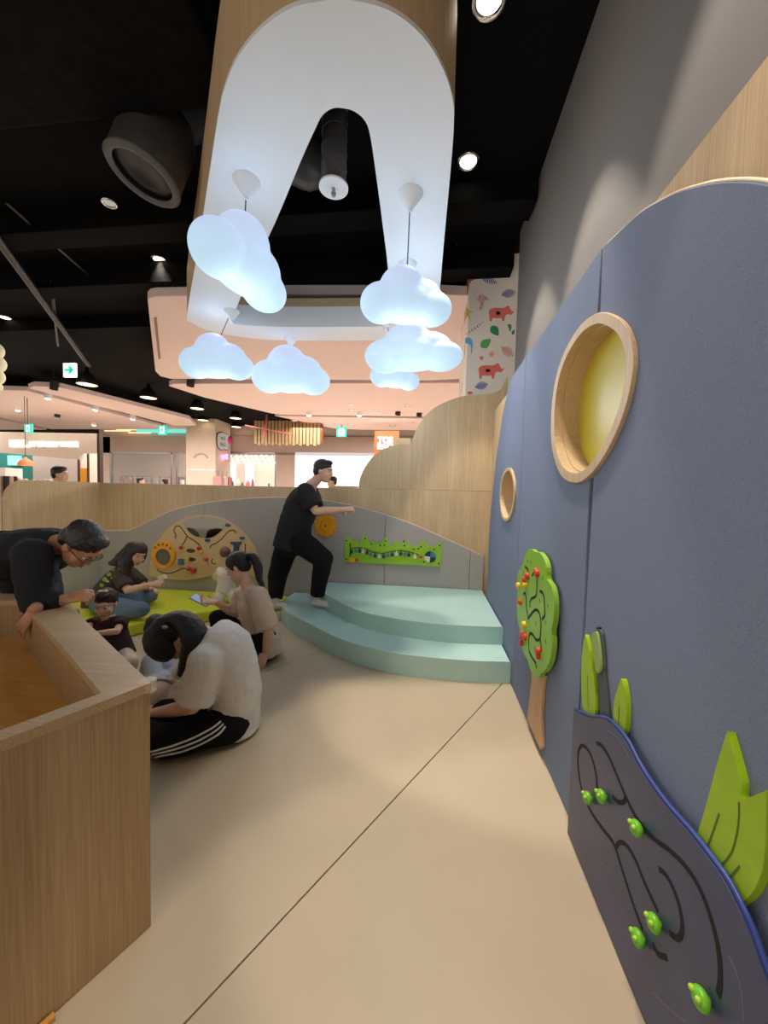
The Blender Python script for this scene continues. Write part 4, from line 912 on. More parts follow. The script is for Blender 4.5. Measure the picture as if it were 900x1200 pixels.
# ------------------------------------------------------------------ dome pendants, exit signs, track spots
M_DOMEIN = mat('dome_inside', (255, 240, 215), .5, emit=2.2, emit_col=(255, 232, 195))
def dome(px, py, wpx, label, col=None):
    Y = F*.42/wpx; c = PY(px, py, Y)
    t = thing('dome_pendant', label, 'pendant lamp', c, 'black dome pendants'); r = .21
    obj('shade', *lathe([(r, -.06), (r*1.0, -.02), (r*.85, .10), (r*.5, .2), (r*.22, .24), (r*.2, .34), (0, .34)], c, n=28), M_BLK, t, True)
    obj('glowing_disc', *lathe([(0, -.03), (r*.96, -.05)], c, n=24), M_DOMEIN, t)
    obj('cord', *loft([c+V(0, 0, .33), V(c[0], c[1], CEIL)], [.008, .008], n=5), M_BLK, t)
for a in ((102, 448, 23, 'largest black dome pendant, right beside the arrow sign'), (132, 467, 17, 'black dome pendant below and right of the arrow sign'), (174, 464, 19, 'black dome pendant third from the left'), (191, 479.5, 15, 'black dome pendant fourth from the left, hanging low'), (231, 477, 16, 'black dome pendant above the pillar, fifth from the left'), (238, 491, 13, 'lowest black dome pendant right in front of the pillar'), (276, 488.5, 14, 'upper black dome pendant right of the pillar'), (277, 499, 12, 'lower black dome pendant right of the pillar'), (313, 497, 11, 'black dome pendant above the slatted canopy')): dome(*a)
# arrow sign
c = PY(81, 433.5, 7.4); hw = 9/F*7.4
ar = thing('arrow_sign', 'white exit sign with a green arrow pointing right under the black ceiling', 'exit sign', c-V(0, 0, hw))
XZ = lambda u, v, w: (c[0]+u, c[1]-w, c[2]+v)
bevel(obj('case', *plate([(-hw, -hw), (hw, -hw), (hw, hw), (-hw, hw)], XZ, -.05, 0), M_EXITW, ar), .008, 2)
s = hw; obj('arrow', *plate([(-.7*s, -.14*s), (.1*s, -.14*s), (-.15*s, -.5*s), (.2*s, -.5*s), (.72*s, 0), (.2*s, .5*s), (-.15*s, .5*s), (.1*s, .14*s), (-.7*s, .14*s)], XZ, 0, .006), M_EXIT, ar)
obj('hanger', *loft([c+V(0, 0, hw), c+V(0, 0, CEIL-c[2])], [.01, .01], n=6), M_BLK, ar)
def exit_sign(px, py, Y, label):
    c = PY(px, py, Y); hw = 5.8/F*Y; t = thing('exit_sign', label, 'exit sign', c-V(0, 0, hw), 'green running-man exit signs'); XZ = lambda u, v, w: (c[0]+u, c[1]-w, c[2]+v); s = hw
    bevel(obj('case', *plate([(-hw, -hw), (hw, -hw), (hw, hw), (-hw, hw)], XZ, -.05, 0), M_EXIT, t), .008, 2)
    obj('door_mark', *plate([(-.55*s, -.75*s), (.55*s, -.75*s), (.55*s, .75*s), (-.55*s, .75*s)], XZ, 0, .004), M_EXITW, t)
    obj('running_figure', *merge(plate(circle((.12*s, .5*s), .14*s, 10), XZ, .004, .008), plate([(-.1*s, .3*s), (.15*s, .28*s), (.4*s, .0), (.32*s, -.08*s), (.12*s, .08*s), (.1*s, -.15*s), (.3*s, -.6*s), (.16*s, -.64*s), (-.02*s, -.28*s), (-.35*s, -.55*s), (-.44*s, -.44*s), (-.12*s, -.1*s), (-.4*s, .0), (-.42*s, .1*s)], XZ, .004, .008)), M_EXIT, t)
    obj('hanger', *loft([c+V(0, 0, hw), c+V(0, 0, CEIL-c[2])], [.012, .012], n=6), M_BLK, t)
exit_sign(32.5, 502, 9.6, 'green exit sign in front of the left shop fascia'); exit_sign(190, 504, 13.5, 'green exit sign left of the pillar'); exit_sign(400, 506, 13.5, 'green exit sign above the lit white wall')
def track_spot(px, py, lit, label):
    p = PZ(px, py, 3.80); t = thing('track_spot', label, 'spotlight', p, 'spotlights between the cream soffits')
    ax = V(.1, -.35, -1); r = .085
    obj('can', *lathe([(0, .26), (r*.8, .26), (r, .22), (r, 0), (r*.86, 0), (r*.86, .03), (0, .03)], p, -ax*0+V(.1*1, -.0, 1), 16), M_BLK if not lit else M_WHITE, t)
    obj('stem', *loft([p+V(0, 0, .2), p+V(0, 0, CEIL-p[2])], [.015, .015], n=6), M_BLK, t)
    if lit: obj('lens', *lathe([(0, -.035), (r*.6, -.025), (r*.84, .025)], p, (.1, 0, 1), 16), M_LAMP2, t, True)
for (x, y, l, n_) in ((56, 467, 1, 'lit spotlight high on the left cream soffit'), (21, 481, 1, 'lit spotlight near the left frame edge'), (111.5, 480.5, 1, 'lit spotlight in the middle of the left soffit'), (155.5, 491.5, 1, 'lit spotlight towards the teal strip'), (110, 498.5, 1, 'lowest lit spotlight over the shop post'), (362, 487, 1, 'lit spotlight over the white display wall, left'), (421, 487, 1, 'lit spotlight over the white display wall, right'), (63, 457, 0, 'unlit black spotlight left of the first dome pendant'), (67, 489, 0, 'unlit black spotlight above the lit shop name'), (223, 453, 0, 'unlit black spotlight under the left cloud lamp'), (466, 486.5, 0, 'unlit black spotlight above the terracotta panel'), (491, 488, 0, 'unlit black spotlight next to the cloud-shaped oak top')): track_spot(x, y, l, n_)
for (x, y, n_) in ((411, 474, 'round recessed soffit light under the middle cloud'), (478, 475, 'round recessed soffit light under the right clouds'), (412, 480, 'small recessed soffit light behind the middle one'), (440, 481, 'recessed soffit light left of the terracotta panel'), (481, 494.5, 'recessed soffit light above the oak cloud edge'), (345, 493, 'recessed soffit light left of the green exit sign'), (460, 498.5, 'recessed soffit light above the glowing letters'), (355, 424, 'recessed soffit light behind the middle cloud lamp')):
    p = PZ(x, y, SZ); downlight(p[0], p[1], n_, M_DIMGLASS, SZ-.001, .1 if y < 490 else .12, 'recessed lights in the cream soffit')
# air slot on the near soffit
p, q = PZ(182, 372, SZ), PZ(187, 420, SZ)
o = obj('air_slot', *obox((p+q)/2-V(0, 0, .006), (q-p)/2, (.03, -.01, 0), (0, 0, .005)), mat('slot_shadow', (150, 126, 108), .8)); tag(o, 'narrow air slot in the near cream soffit at the left', 'air slot')
# ------------------------------------------------------------------ people
def unit(a): a = np.asarray(a, float); return a/np.linalg.norm(a)
def skin_mat(name, rgb): return mat(name, rgb, .5, .06, 25, .05)
M_SKIN = skin_mat('skin_light', (226, 180, 152)); M_SKIN2 = skin_mat('skin_tan', (196, 142, 108)); M_SKIN3 = skin_mat('skin_toddler', (232, 186, 160))
M_HAIR = mat('black_hair', (22, 18, 18), .38, .5, 60, .6, stretch=(6, 6, .6)); M_HAIRB = mat('dark_brown_hair', (46, 32, 28), .4, .4, 60, .5, stretch=(6, 6, .6)); M_HAIRG = mat('greying_hair', (44, 42, 42), .45, .5, 80, .5)
M_EYEW = mat('eye_white', (235, 230, 225), .25); M_IRIS = mat('iris_dark', (30, 20, 16), .2); M_LIP = mat('lip_rose', (190, 104, 98), .5); M_LIPM = mat('lip_tan', (168, 100, 84), .5)
def fabric(name, rgb, n=.10): return mat(name, rgb, .88, n, 220, .12, spec=.15)
def hand(wrist, d, nrm_, side, curl, s=1.0, spread=1.0):
    """palm and five fingers; d = pointing direction, nrm_ = back of the hand, side = +1 if the thumb is along +lateral"""
    d = unit(d); nrm_ = np.asarray(nrm_, float); nrm_ = unit(nrm_-d*(nrm_@d)); l = np.cross(d, nrm_)*side
    wrist = np.asarray(wrist, float)
    P = [loft([wrist-d*.01*s, wrist+d*.03*s, wrist+d*.075*s, wrist+d*.095*s], [(.024*s, .018*s), (.032*s, .016*s), (.040*s, .015*s), (.038*s, .012*s)], lat=l, n=14)]
    for k, (off, ln) in enumerate(((.031, .072), (.0105, .082), (-.0105, .077), (-.031, .060))):
        b = wrist+d*.088*s+l*off*s; dd = unit(d+l*off*3.0*spread); pts = [b]; a = 0
        for j, fr in enumerate((.45, .30, .25)):
            a += curl*(.55, .75, .6)[j]; q = dd*math.cos(a)-nrm_*math.sin(a); pts.append(pts[-1]+q*ln*fr*s)
        P.append(loft(pts, [.0088*s, .0084*s, .0078*s, .0066*s], n=10))
    b = wrist+d*.02*s+l*.024*s; q = unit(d*.75+l*.75-nrm_*.25*curl); e = unit(d*.95+l*.25-nrm_*.45*curl)
    P.append(loft([b, b+q*.038*s, b+q*.038*s+e*.030*s, b+q*.038*s+e*.052*s], [.0135*s, .011*s, .0095*s, .0075*s], n=10))
    return P
def spine(pts, rads, **kw):
    P = smooth_loop([np.asarray(p, float) for p in pts], 4, False); t = np.linspace(0, len(pts)-1, len(P)); i = np.arange(len(pts))
    R = list(zip(np.interp(t, i, [r[0] for r in rads]), np.interp(t, i, [r[1] for r in rads])))
    return loft(P, R, **kw)
def person(label, sk, head, fwd, up, neck, chest, waist, pelvis, sh, el, wr, hands, hip, kn, an, toe, s=1.0, bulk=1.0, lat=None, voxel=.0065, skin=M_SKIN, lips=M_LIP,
           shirt=None, sleeve=.55, shirt_r=(.155, .12, .165, .13), sl_r=(.075, .075), trousers=None, trou_r=(.10, .075, .06), leg_to=1.0, hair=None, hm=M_HAIR, shoe=None, group='people in the play area', collar=False, hs=1.0, disp=.017, hem=.06):
    base = V(pelvis[0], pelvis[1], min(min(t[2] for t in toe), pelvis[2]))-V(0, 0, .03)
    t = thing('person', label, 'person', base, group)
    P = []
    rt = unit(np.cross(fwd, up)); fw = unit(fwd); upv = np.cross(rt, fw); A = [rt, fw, upv]; k = s*hs
    hl = lambda x, y, z: np.asarray(head)+(rt*x+fw*y+upv*z)*k
    E = lambda c, r: ell(hl(*c), [q*k for q in r], A, 18, 12)
    if lat is None: lat = unit(np.asarray(sh[0])-np.asarray(sh[1]))
    # head: skull, face, jaw, nose, ears, brow
    P += [E((0, -.008, .03), (.074, .093, .088)), E((0, .026, -.035), (.060, .064, .082)), E((0, .05, -.085), (.036, .036, .030)), E((-.035, .05, -.035), (.028, .03, .03)), E((.035, .05, -.035), (.028, .03, .03)),
          loft([hl(0, .088, .012), hl(0, .104, -.022)], [.008*k, .012*k], n=10), E((-.012, .092, -.028), (.009, .011, .008)), E((.012, .092, -.028), (.009, .011, .008)), E((0, .078, .03), (.052, .018, .014)), E((0, .086, -.060), (.020, .010, .007)), E((0, .084, -.072), (.018, .010, .007)),
          E((-.075, -.004, -.008), (.008, .020, .032)), E((.075, -.004, -.008), (.008, .020, .032))]
    P.append(loft([np.asarray(neck), np.asarray(neck)*.45+hl(0, -.025, -.06)*.55, hl(0, -.02, -.03)], [.060*s*bulk**.5, .050*s*bulk**.5, .052*s], n=14))
    # torso
    a, b, c, d = [q*s*bulk*.86 for q in shirt_r]
    neck, chest, waist, pelvis = [np.asarray(q, float) for q in (neck, chest, waist, pelvis)]
    P.append(spine([pelvis, waist, chest, chest*.4+neck*.6, neck], [(c, d), (a*.9, b*.95), (a, b), (a*.8, b*.7), (.06*s, .055*s)], lat=lat, n=20))
    for i in (0, 1):
        S, L_, W = [np.asarray(q[i], float) for q in (sh, el, wr)]
        P.append(loft([chest*.45+neck*.55, S], [.06*s*bulk, .056*s*bulk], n=12))
        P.append(loft([S, S*.5+L_*.5, L_], [.054*s*bulk, .047*s*bulk**.8, .040*s], n=14)); P.append(loft([L_, L_*.65+W*.35, W], [.040*s, .040*s, .026*s], n=14))
        hd = hands[i]
        P += hand(W, hd[0], hd[1], hd[2], hd[3], s*.98)
        Hp, K, An, To = [np.asarray(q[i], float) for q in (hip, kn, an, toe)]
        P.append(loft([Hp, Hp*.5+K*.5, K], [.085*s*bulk**.7, .070*s*bulk**.7, .054*s], n=14)); P.append(loft([K, K*.65+An*.35, An], [.054*s, .055*s, .036*s], n=14))
        fd = unit(To-An); heel = An-V(fd[0], fd[1], 0)*.035*s+V(0, 0, -.03*s)
        P.append(loft([heel, An*.4+To*.6, To], [(.032*s, .034*s), (.040*s, .028*s), (.034*s, .016*s)], n=14)); P.append(loft([An, An*.5+heel*.5], [.036*s, .036*s], n=10))
    body = remesh('body', P, skin, voxel, t, 3, .5)
    # face details
    bq = .55 if s < .7 else 1
    for sx_ in (-1, 1):
        e = obj('eye', *E((sx_*.031, .0785, .004), (.0135, .010, .0075)), M_EYEW, t, True); obj('iris', *E((sx_*.031, .0865, .004), (.0062, .004, .0062)), M_IRIS, e, True)
        obj('eyebrow', *loft([hl(sx_*.015, .092, .026), hl(sx_*.032, .090, .031), hl(sx_*.048, .079, .026)], [.0028*k*bq, .0034*k*bq, .0022*k*bq], n=6), hm, t, True)
    obj('lips', *merge(loft([hl(-.021, .086, -.0655), hl(0, .0965, -.062), hl(.021, .086, -.0655)], [.0025*k, .0048*k, .0025*k], n=8), loft([hl(-.019, .086, -.068), hl(0, .095, -.0715), hl(.019, .086, -.068)], [.002*k, .0048*k, .002*k], n=8)), lips, t, True)
    if hair: remesh('hair', hair(hl, k, E), hm, max(.005, voxel*.9), t, 3, .5, disp=.006*k, dscale=.02)
    if shirt:
        a, b, c, d = [q*s*bulk for q in shirt_r]
        low = pelvis+unit(pelvis-waist)*hem*s
        Q = [spine([low, pelvis, waist, chest, chest*.42+neck*.58, chest*.12+neck*.88], [(c*1.05, d*1.05), (c, d), (a*1.0, b*1.02), (a*1.04, b*1.04), (a*.88, b*.78), (.078*s*bulk**.5, .072*s*bulk**.5)], lat=lat, c0='flat', c1='flat', n=24)]
        for i in (0, 1):
            S, L_, W = [np.asarray(q[i], float) for q in (sh, el, wr)]
            Q.append(loft([chest*.5+neck*.5, S], [.078*s*bulk**.8, sl_r[0]*s], n=14))
            if sleeve <= 1: Q.append(loft([S, S+(L_-S)*sleeve], [sl_r[0]*s, sl_r[1]*s], c1='flat', n=16))
            else: Q.append(loft([S, L_], [sl_r[0]*s, sl_r[1]*s], n=16)); Q.append(loft([L_, L_+(W-L_)*(sleeve-1)], [sl_r[1]*s, sl_r[1]*.72*s], c1='flat', n=16))
        if collar: Q.append(loft([chest*.15+neck*.85, neck*.55+hl(0, -.02, -.06)*.45], [.086*s, .074*s], c0='flat', c1='flat', n=16))
        remesh('shirt', Q, shirt, .009, t, 3, .5, disp=disp*s, dscale=.07)
    if trousers:
        Q = [loft([pelvis+unit(waist-pelvis)*.07*s, pelvis], [(c*.95, d*.95), (c*.98, d)], lat=lat, n=20)]
        for i in (0, 1):
            Hp, K, An = [np.asarray(q[i], float) for q in (hip, kn, an)]
            Q.append(loft([pelvis, Hp], [trou_r[0]*s*bulk**.6*1.05, trou_r[0]*s*bulk**.6], n=14))
            Q.append(loft([Hp, Hp*.5+K*.5, K], [trou_r[0]*s*bulk**.6, (trou_r[0]*.45+trou_r[1]*.55)*s*bulk**.5, trou_r[1]*s], n=16)); Q.append(loft([K, K+(An-K)*leg_to], [trou_r[1]*s, trou_r[2]*s], c1='flat', n=16))
        remesh('trousers', Q, trousers, .009, t, 3, .5, disp=disp*s*.8, dscale=.09)
    if shoe:
        for i in (0, 1):
            An, To = [np.asarray(q[i], float) for q in (an, toe)]; fd = unit(To-An); heel = An-V(fd[0], fd[1], 0)*.035*s+V(0, 0, -.03*s)
            remesh('sock', [loft([heel, An*.4+To*.6, To], [(.038*s, .040*s), (.046*s, .034*s), (.040*s, .022*s)], n=14), loft([An+V(0, 0, .06*s), An, An*.5+heel*.5], [.040*s, .042*s, .042*s], n=12, c0='flat')], shoe, .007, t, 2)
    return t, hl, body
# hair styles
def hair_short(hl, k, E): return [E((0, -.018, .047), (.083, .100, .080)), E((0, -.055, .0), (.074, .056, .075)), E((-.070, -.012, .03), (.014, .036, .035)), E((.070, -.012, .03), (.014, .036, .035)), E((0, .045, .098), (.055, .04, .026))]
def hair_tail(tail, r, extra=()):
    def f(hl, k, E):
        P = [E((0, -.018, .045), (.083, .102, .082)), E((0, -.05, .0), (.076, .062, .078)), E((-.068, .0, .02), (.014, .045, .045)), E((.068, .0, .02), (.014, .045, .045))]+[E(*q) for q in extra]
        P.append(loft(smooth_loop([hl(0, -.09, .05)]+[np.asarray(q) for q in tail], 4, False), list(np.interp(np.linspace(0, 1, 4*len(tail)+1), [0, .15, .5, 1], [r*.55, r*.7, r, r*.35])), n=12)); return P
    return f
def hair_long(locks, r):
    def f(hl, k, E):
        P = [E((0, -.015, .045), (.088, .104, .084)), E((0, -.05, -.02), (.088, .068, .11)), E((-.078, -.01, -.02), (.016, .045, .09)), E((.078, -.01, -.02), (.016, .045, .09))]
        for lk in locks: P.append(loft(smooth_loop([np.asarray(q) for q in lk], 4, False), list(np.interp(np.linspace(0, 1, 4*(len(lk)-1)+1), [0, .5, 1], [r, r*.95, r*.35])), n=12))
        return P
    return f
def hair_bald(hl, k, E): return [E((0, -.022, .036), (.077, .092, .084))]

# 1 walking man on the step, heavy build, seen from his right side
Ym = 3.90
person('man in black tee and black trousers stepping up onto the mint platform', None, PY(379, 552, Ym-.02), (1, -.12, -.16), (.22, 0, 1), PY(364, 569, Ym), PY(355, 590, Ym), PY(347, 612, Ym), PY(343, 632, Ym),
       (PY(358, 577, Ym-.19), PY(363, 576, Ym+.19)), (PY(370, 599, Ym-.22), PY(372, 601, Ym+.20)), (PY(403, 597, Ym-.18), PY(396, 599, Ym+.12)),
       (((1, .1, .1), (0, -.6, .8), -1, 1.9), ((1, 0, -.1), (0, .6, .8), 1, 1.8)), (PY(354, 636, Ym-.10), PY(337, 638, Ym+.10)), (PY(379, 655, Ym-.10), PY(325, 676, Ym+.10)), (PY(371, 702, Ym-.04), PZ(323, 705, .20)), (PY(393, 712, Ym-.06), PZ(338, 712, .14)),
       bulk=1.12, shirt=fabric('black_tee', (44, 45, 48)), shirt_r=(.19, .155, .175, .17), sl_r=(.098, .10), sleeve=.80, trousers=fabric('black_trousers', (28, 27, 29)), trou_r=(.125, .105, .075), leg_to=.90, hair=hair_short, shoe=fabric('white_sock', (225, 216, 210)), hem=.10)
# 2 woman in beige tee with a phone
Yb = 2.95
tb, hlb, _ = person('woman in beige tee kneeling with a phone, black ponytail', None, PY(279, 664, Yb), (-.86, -.12, -.50), (-.48, 0, .88), PY(290, 687, Yb), PY(297, 708, Yb), PY(303, 730, Yb), PY(307, 750, Yb),
       (PY(303, 699, Yb-.17), PY(285, 696, Yb+.17)), (PY(315, 740, Yb-.20), PY(276, 720, Yb+.12)), (PY(311, 764, Yb-.16), PY(254, 706, Yb-.02)),
       (((-.15, -.25, -.9), (.8, -.4, .3), 1, .35), ((-.9, -.35, .15), (.1, .5, -.9), -1, .7)), (PY(306, 752, Yb-.09), PY(300, 752, Yb+.10)), (PY(282, 757, Yb-.18), PY(255, 724, Yb+.05)), (PZ(312, 768, .06), PZ(262, 762, .07)), (PZ(320, 768, .04), PZ(252, 764, .03)),
       s=.94, shirt=fabric('beige_tee', (206, 186, 165)), shirt_r=(.155, .135, .175, .155), sl_r=(.085, .095), sleeve=.92, trousers=fabric('black_pants', (26, 25, 27)), trou_r=(.10, .075, .06), hair=hair_tail([PY(296, 652, Yb), PY(302, 664, Yb), PY(304, 678, Yb-.01), PY(309, 690, Yb-.02)], .040), shoe=fabric('black_sock', (24, 23, 25)), hem=.13, hs=1.06)
ph = thing('phone', 'blue grey phone held by the woman in the beige tee', 'phone', PY(234, 704, Yb-.05))
pc0 = PY(235, 703.5, Yb-.05); pa = unit(PY(246, 709, Yb-.05)-PY(223, 697, Yb-.05))
pn = unit(np.cross(pa, V(0, 1, .25)))
bevel(obj('case', *obox(pc0, pa*.082, unit(np.cross(pn, pa))*.038, pn*.005), mat('phone_blue', (120, 150, 190), .3), ph), .004, 2)
obj('screen', *obox(pc0+pn*(.0055 if pn[2] > 0 else -.0055), pa*.076, unit(np.cross(pn, pa))*.034, pn*.0006), mat('phone_screen', (150, 170, 205), .1, emit=.3), ph)
# 3 woman in grey tee bent over, seen from her left
Yg = 2.02
tgr, hlg, _ = person('woman in pale grey tee and striped black track pants bending over on the floor', None, PY(199, 747, Yg), (-.50, 0, -.87), (-.87, 0, .50), PY(240, 745, Yg), PY(264, 758, Yg), PY(276, 800, Yg), PY(274, 838, Yg),
       (PY(241, 776, Yg-.17), PY(236, 760, Yg+.18)), (PY(226, 828, Yg-.22), PY(214, 800, Yg+.16)), (PY(178, 836, Yg-.14), PY(190, 822, Yg+.05)),
       (((-1, .1, -.1), (0, -.4, .9), 1, .5), ((-1, -.2, -.2), (0, .3, .9), -1, .6)), (PZ(270, 848, .10), PZ(265, 832, .10)), (PZ(196, 868, .095), PZ(192, 838, .11)), (PZ(168, 856, .06), PZ(240, 838, .06)), (PZ(178, 842, .04), PZ(255, 842, .04)),
       s=.96, shirt=fabric('pale_grey_tee', (228, 224, 220)), shirt_r=(.165, .145, .165, .15), sl_r=(.095, .105), sleeve=.90, trousers=fabric('black_track_pants', (24, 23, 25)), trou_r=(.105, .085, .07), hair=hair_tail([PY(216, 728, Yg-.03), PY(229, 748, Yg-.08), PY(222, 770, Yg-.11), PY(214, 788, Yg-.13)], .078, [((-.06, .04, .0), (.045, .075, .10)), ((0, .03, .06), (.088, .09, .075)), ((.05, .04, 0), (.04, .07, .09))]), hem=.07, hs=1.08, voxel=.0055)
def surf(parent, part):
    """returns a function: pixel -> (point, normal) where the line of sight meets that part"""
    o = [c for c in parent.children if c.name.split('.')[0] == part][0]; off = WO[o.name]
    bv = BVHTree.FromPolygons([Vector(np.array(v.co)+off) for v in o.data.vertices], [tuple(p.vertices) for p in o.data.polygons])
    def f(x, y):
        h = bv.ray_cast(Vector(CAM), Vector(unit(ray(x, y)))); return (None, None) if h[0] is None else (np.array(h[0]), np.array(h[1]))
    return f
sf = surf(tgr, 'trousers')
for px_ in ([(258, 846), (249, 853), (228, 864), (205, 873), (185, 879), (176, 881)], [(261, 849), (252, 857), (231, 868.5), (208, 877), (188, 882), (179, 884)], [(263.5, 852), (255, 861), (234, 872.5), (211, 881), (191, 885), (182, 887)]):
    H_ = [sf(*p) for p in smooth_loop(px_, 4, False)]; pts = [a+b*.002 for a, b in H_ if a is not None]
    if len(pts) > 3: obj('side_stripe', *loft(pts, [.0052]*len(pts), n=6), fabric('stripe_white', (230, 228, 224)), tgr, True)
ht = obj('hair_tie', *ell(PY(193, 735, Yg-.12), (.018, .01, .01)), fabric('grey_tie', (150, 156, 160)), tgr, True)
# 4 child on her lap
Yc = 2.36
person('small child in denim top and cream leggings on the bending woman’s lap', None, PY(183, 739, Yc+.05), (.75, -.45, -.35), (.2, 0, 1), PY(185, 762, Yc+.02), PY(184, 780, Yc), PY(184, 797, Yc), PZ(184, 815, .16),
       (PY(176, 776, Yc-.10), PY(196, 774, Yc+.05)), (PY(184, 800, Yc-.18), PY(205, 788, Yc-.02)), (PY(203, 797, Yc-.28), PY(212, 792, Yc-.18)),
       (((.8, -.3, -.3), (0, -.5, .8), 1, .8), ((.8, -.4, -.2), (0, .3, .9), -1, .8)), (PZ(190, 815, .15), PZ(184, 812, .15)), (PY(214, 803, Yc-.26), PZ(205, 822, .14)), (PY(191, 820, Yc-.36), PZ(186, 836, .10)), (PY(182, 825, Yc-.40), PZ(178, 838, .08)),
       s=.56, shirt=fabric('denim_top', (172, 176, 184)), shirt_r=(.19, .17, .20, .18), sl_r=(.10, .10), sleeve=1.55, trousers=fabric('cream_leggings', (232, 218, 200)), trou_r=(.105, .085, .068), hair=hair_short, hs=1.55, hm=M_HAIR, skin=M_SKIN3, group='people in the play area')
# 5 long-haired woman on the lime mat
Yl = 3.66
tw, hlw, _ = person('long-haired woman in dark tee and blue jeans sitting cross-legged on the lime mat', None, PY(161, 649, Yl-.05), (.80, -.50, -.32), (.38, 0, .92), PY(147, 666, Yl), PY(136, 680, Yl), PY(124, 694, Yl), PY(116, 704, Yl),
       (PY(141, 676, Yl-.16), PY(152, 671, Yl+.16)), (PY(150, 692, Yl-.24), PY(170, 688, Yl+.16)), (PY(177, 685, Yl-.24), PY(175, 689, Yl)),
       (((1, -.05, .25), (0, -.6, .8), -1, 1.0), ((1, -.2, -.1), (0, .5, .8), 1, .6)), (PZ(119, 708, .22), PZ(124, 704, .22)), (PZ(166, 714, .22), PY(176, 698, Yl+.12)), (PZ(140, 719, .17), PZ(152, 710, .17)), (PZ(152, 722, .15), PZ(142, 712, .15)),
       s=.94, shirt=fabric('charcoal_tee', (78, 68, 64)), shirt_r=(.155, .13, .165, .14), sl_r=(.078, .085), sleeve=.80, trousers=fabric('blue_jeans', (104, 124, 144), .2), trou_r=(.105, .08, .07), hm=M_HAIRB,
       hair=hair_long([[PY(156, 642, Yl), PY(146, 652, Yl-.05), PY(138, 658, Yl-.07), PY(130, 660, Yl-.08)], [PY(156, 642, Yl-.05), PY(149, 656, Yl-.12), PY(147, 668, Yl-.15), PY(150, 678, Yl-.16)]], .075), hem=.08, hs=1.05)
sf = surf(tw, 'shirt')
for i, (x, y, r) in enumerate(((119, 686, .03), (123, 679, .034), (128, 673, .034), (133, 668, .028), (126, 681, .018), (131, 677, .016))):
    a, n_ = sf(x, y)
    if a is None: continue
    t1_ = unit(np.cross(n_, V(.2, .1, 1))); obj('back_print', *ell(a, (r, r*.7, .004), [t1_, np.cross(n_, t1_), n_], 12, 6), mat('print_lime_tee', (130, 172, 66), .85) if i < 4 else mat('print_cream_tee', (220, 205, 140), .85), tw, True)
p = PY(190.5, 677, Yl-.25); o = bevel(obj('paper_scrap', *obox(p, (.035, 0, .012), (0, .02, 0), (-.01, 0, .02)), mat('scrap_white', (235, 225, 200), .7)), .006, 2); tag(o, 'small white scrap held up by the long-haired woman', 'paper')
# 6 toddler girl with a hair bow
Yt = 2.55
tt, hlt, _ = person('toddler girl in brown tee with a bow in her hair, beside the play table', None, PY(124, 707, Yt-.03), (.34, -.90, -.26), (.06, -.15, 1), PY(125, 724, Yt), PY(129, 736, Yt), PY(135, 752, Yt), PY(139, 765, Yt),
       (PY(110, 731, Yt), PY(142, 729, Yt)), (PY(101, 736, Yt-.12), PY(137, 740, Yt-.12)), (PY(92, 724, Yt-.16), PY(113, 742, Yt-.20)),
       (((-.15, -.2, 1), (0, -.8, .3), -1, 1.0), ((-1, -.2, -.15), (0, .2, 1), 1, .9)), (PY(134, 768, Yt), PY(145, 768, Yt)), (PY(128, 782, Yt-.14), PY(152, 778, Yt-.16)), (PZ(140, 800, .05), PZ(150, 790, .05)), (PZ(132, 804, .03), PZ(158, 792, .03)),
       s=.58, shirt=fabric('brown_tee', (70, 52, 52)), shirt_r=(.185, .16, .20, .17), sl_r=(.09, .095), sleeve=.55, trousers=fabric('cream_pants', (226, 208, 188)), trou_r=(.12, .10, .075), skin=M_SKIN3, hm=M_HAIRB, hs=1.50, hair=hair_short, voxel=.005)
obj('hair_bow', *merge(ell(hlt(-.022, .02, .128), (.018, .012, .010)), ell(hlt(.022, .02, .128), (.018, .012, .010)), ell(hlt(0, .022, .128), (.010, .010, .009))), fabric('cream_bow', (235, 220, 180)), tt, True)
# 7 baby standing at the activity board
Yk = 3.98
person('baby in a white romper standing at the activity board', None, PY(264, 650, Yk), (-.35, .85, -.15), (0, 0, 1), PY(265, 664, Yk), PY(265, 672, Yk), PY(265, 682, Yk), PY(265, 690, Yk),
       (PY(258, 669, Yk), PY(272, 669, Yk)), (PY(254, 676, Yk+.08), PY(274, 678, Yk+.08)), (PY(256, 672, Yk+.18), PY(272, 674, Yk+.2)),
       (((0, .5, .8), (0, -.8, .4), 1, .4), ((0, .5, .8), (0, -.8, .4), -1, .4)), (PY(260, 692, Yk), PY(270, 692, Yk)), (PZ(258, 699, .21), PZ(273, 699, .21)), (PZ(257, 706, .15), PZ(274, 706, .15)), (PZ(257, 706, .135)+V(0, .05, 0), PZ(274, 706, .135)+V(0, .05, 0)),
       s=.46, shirt=fabric('white_romper', (236, 224, 208)), shirt_r=(.21, .18, .24, .21), sl_r=(.10, .10), sleeve=1.5, trousers=fabric('white_romper_legs', (236, 224, 208)), trou_r=(.15, .125, .10), skin=M_SKIN3, hm=mat('thin_baby_hair', (110, 78, 62), .6), hs=1.7, hair=hair_bald, voxel=.006)
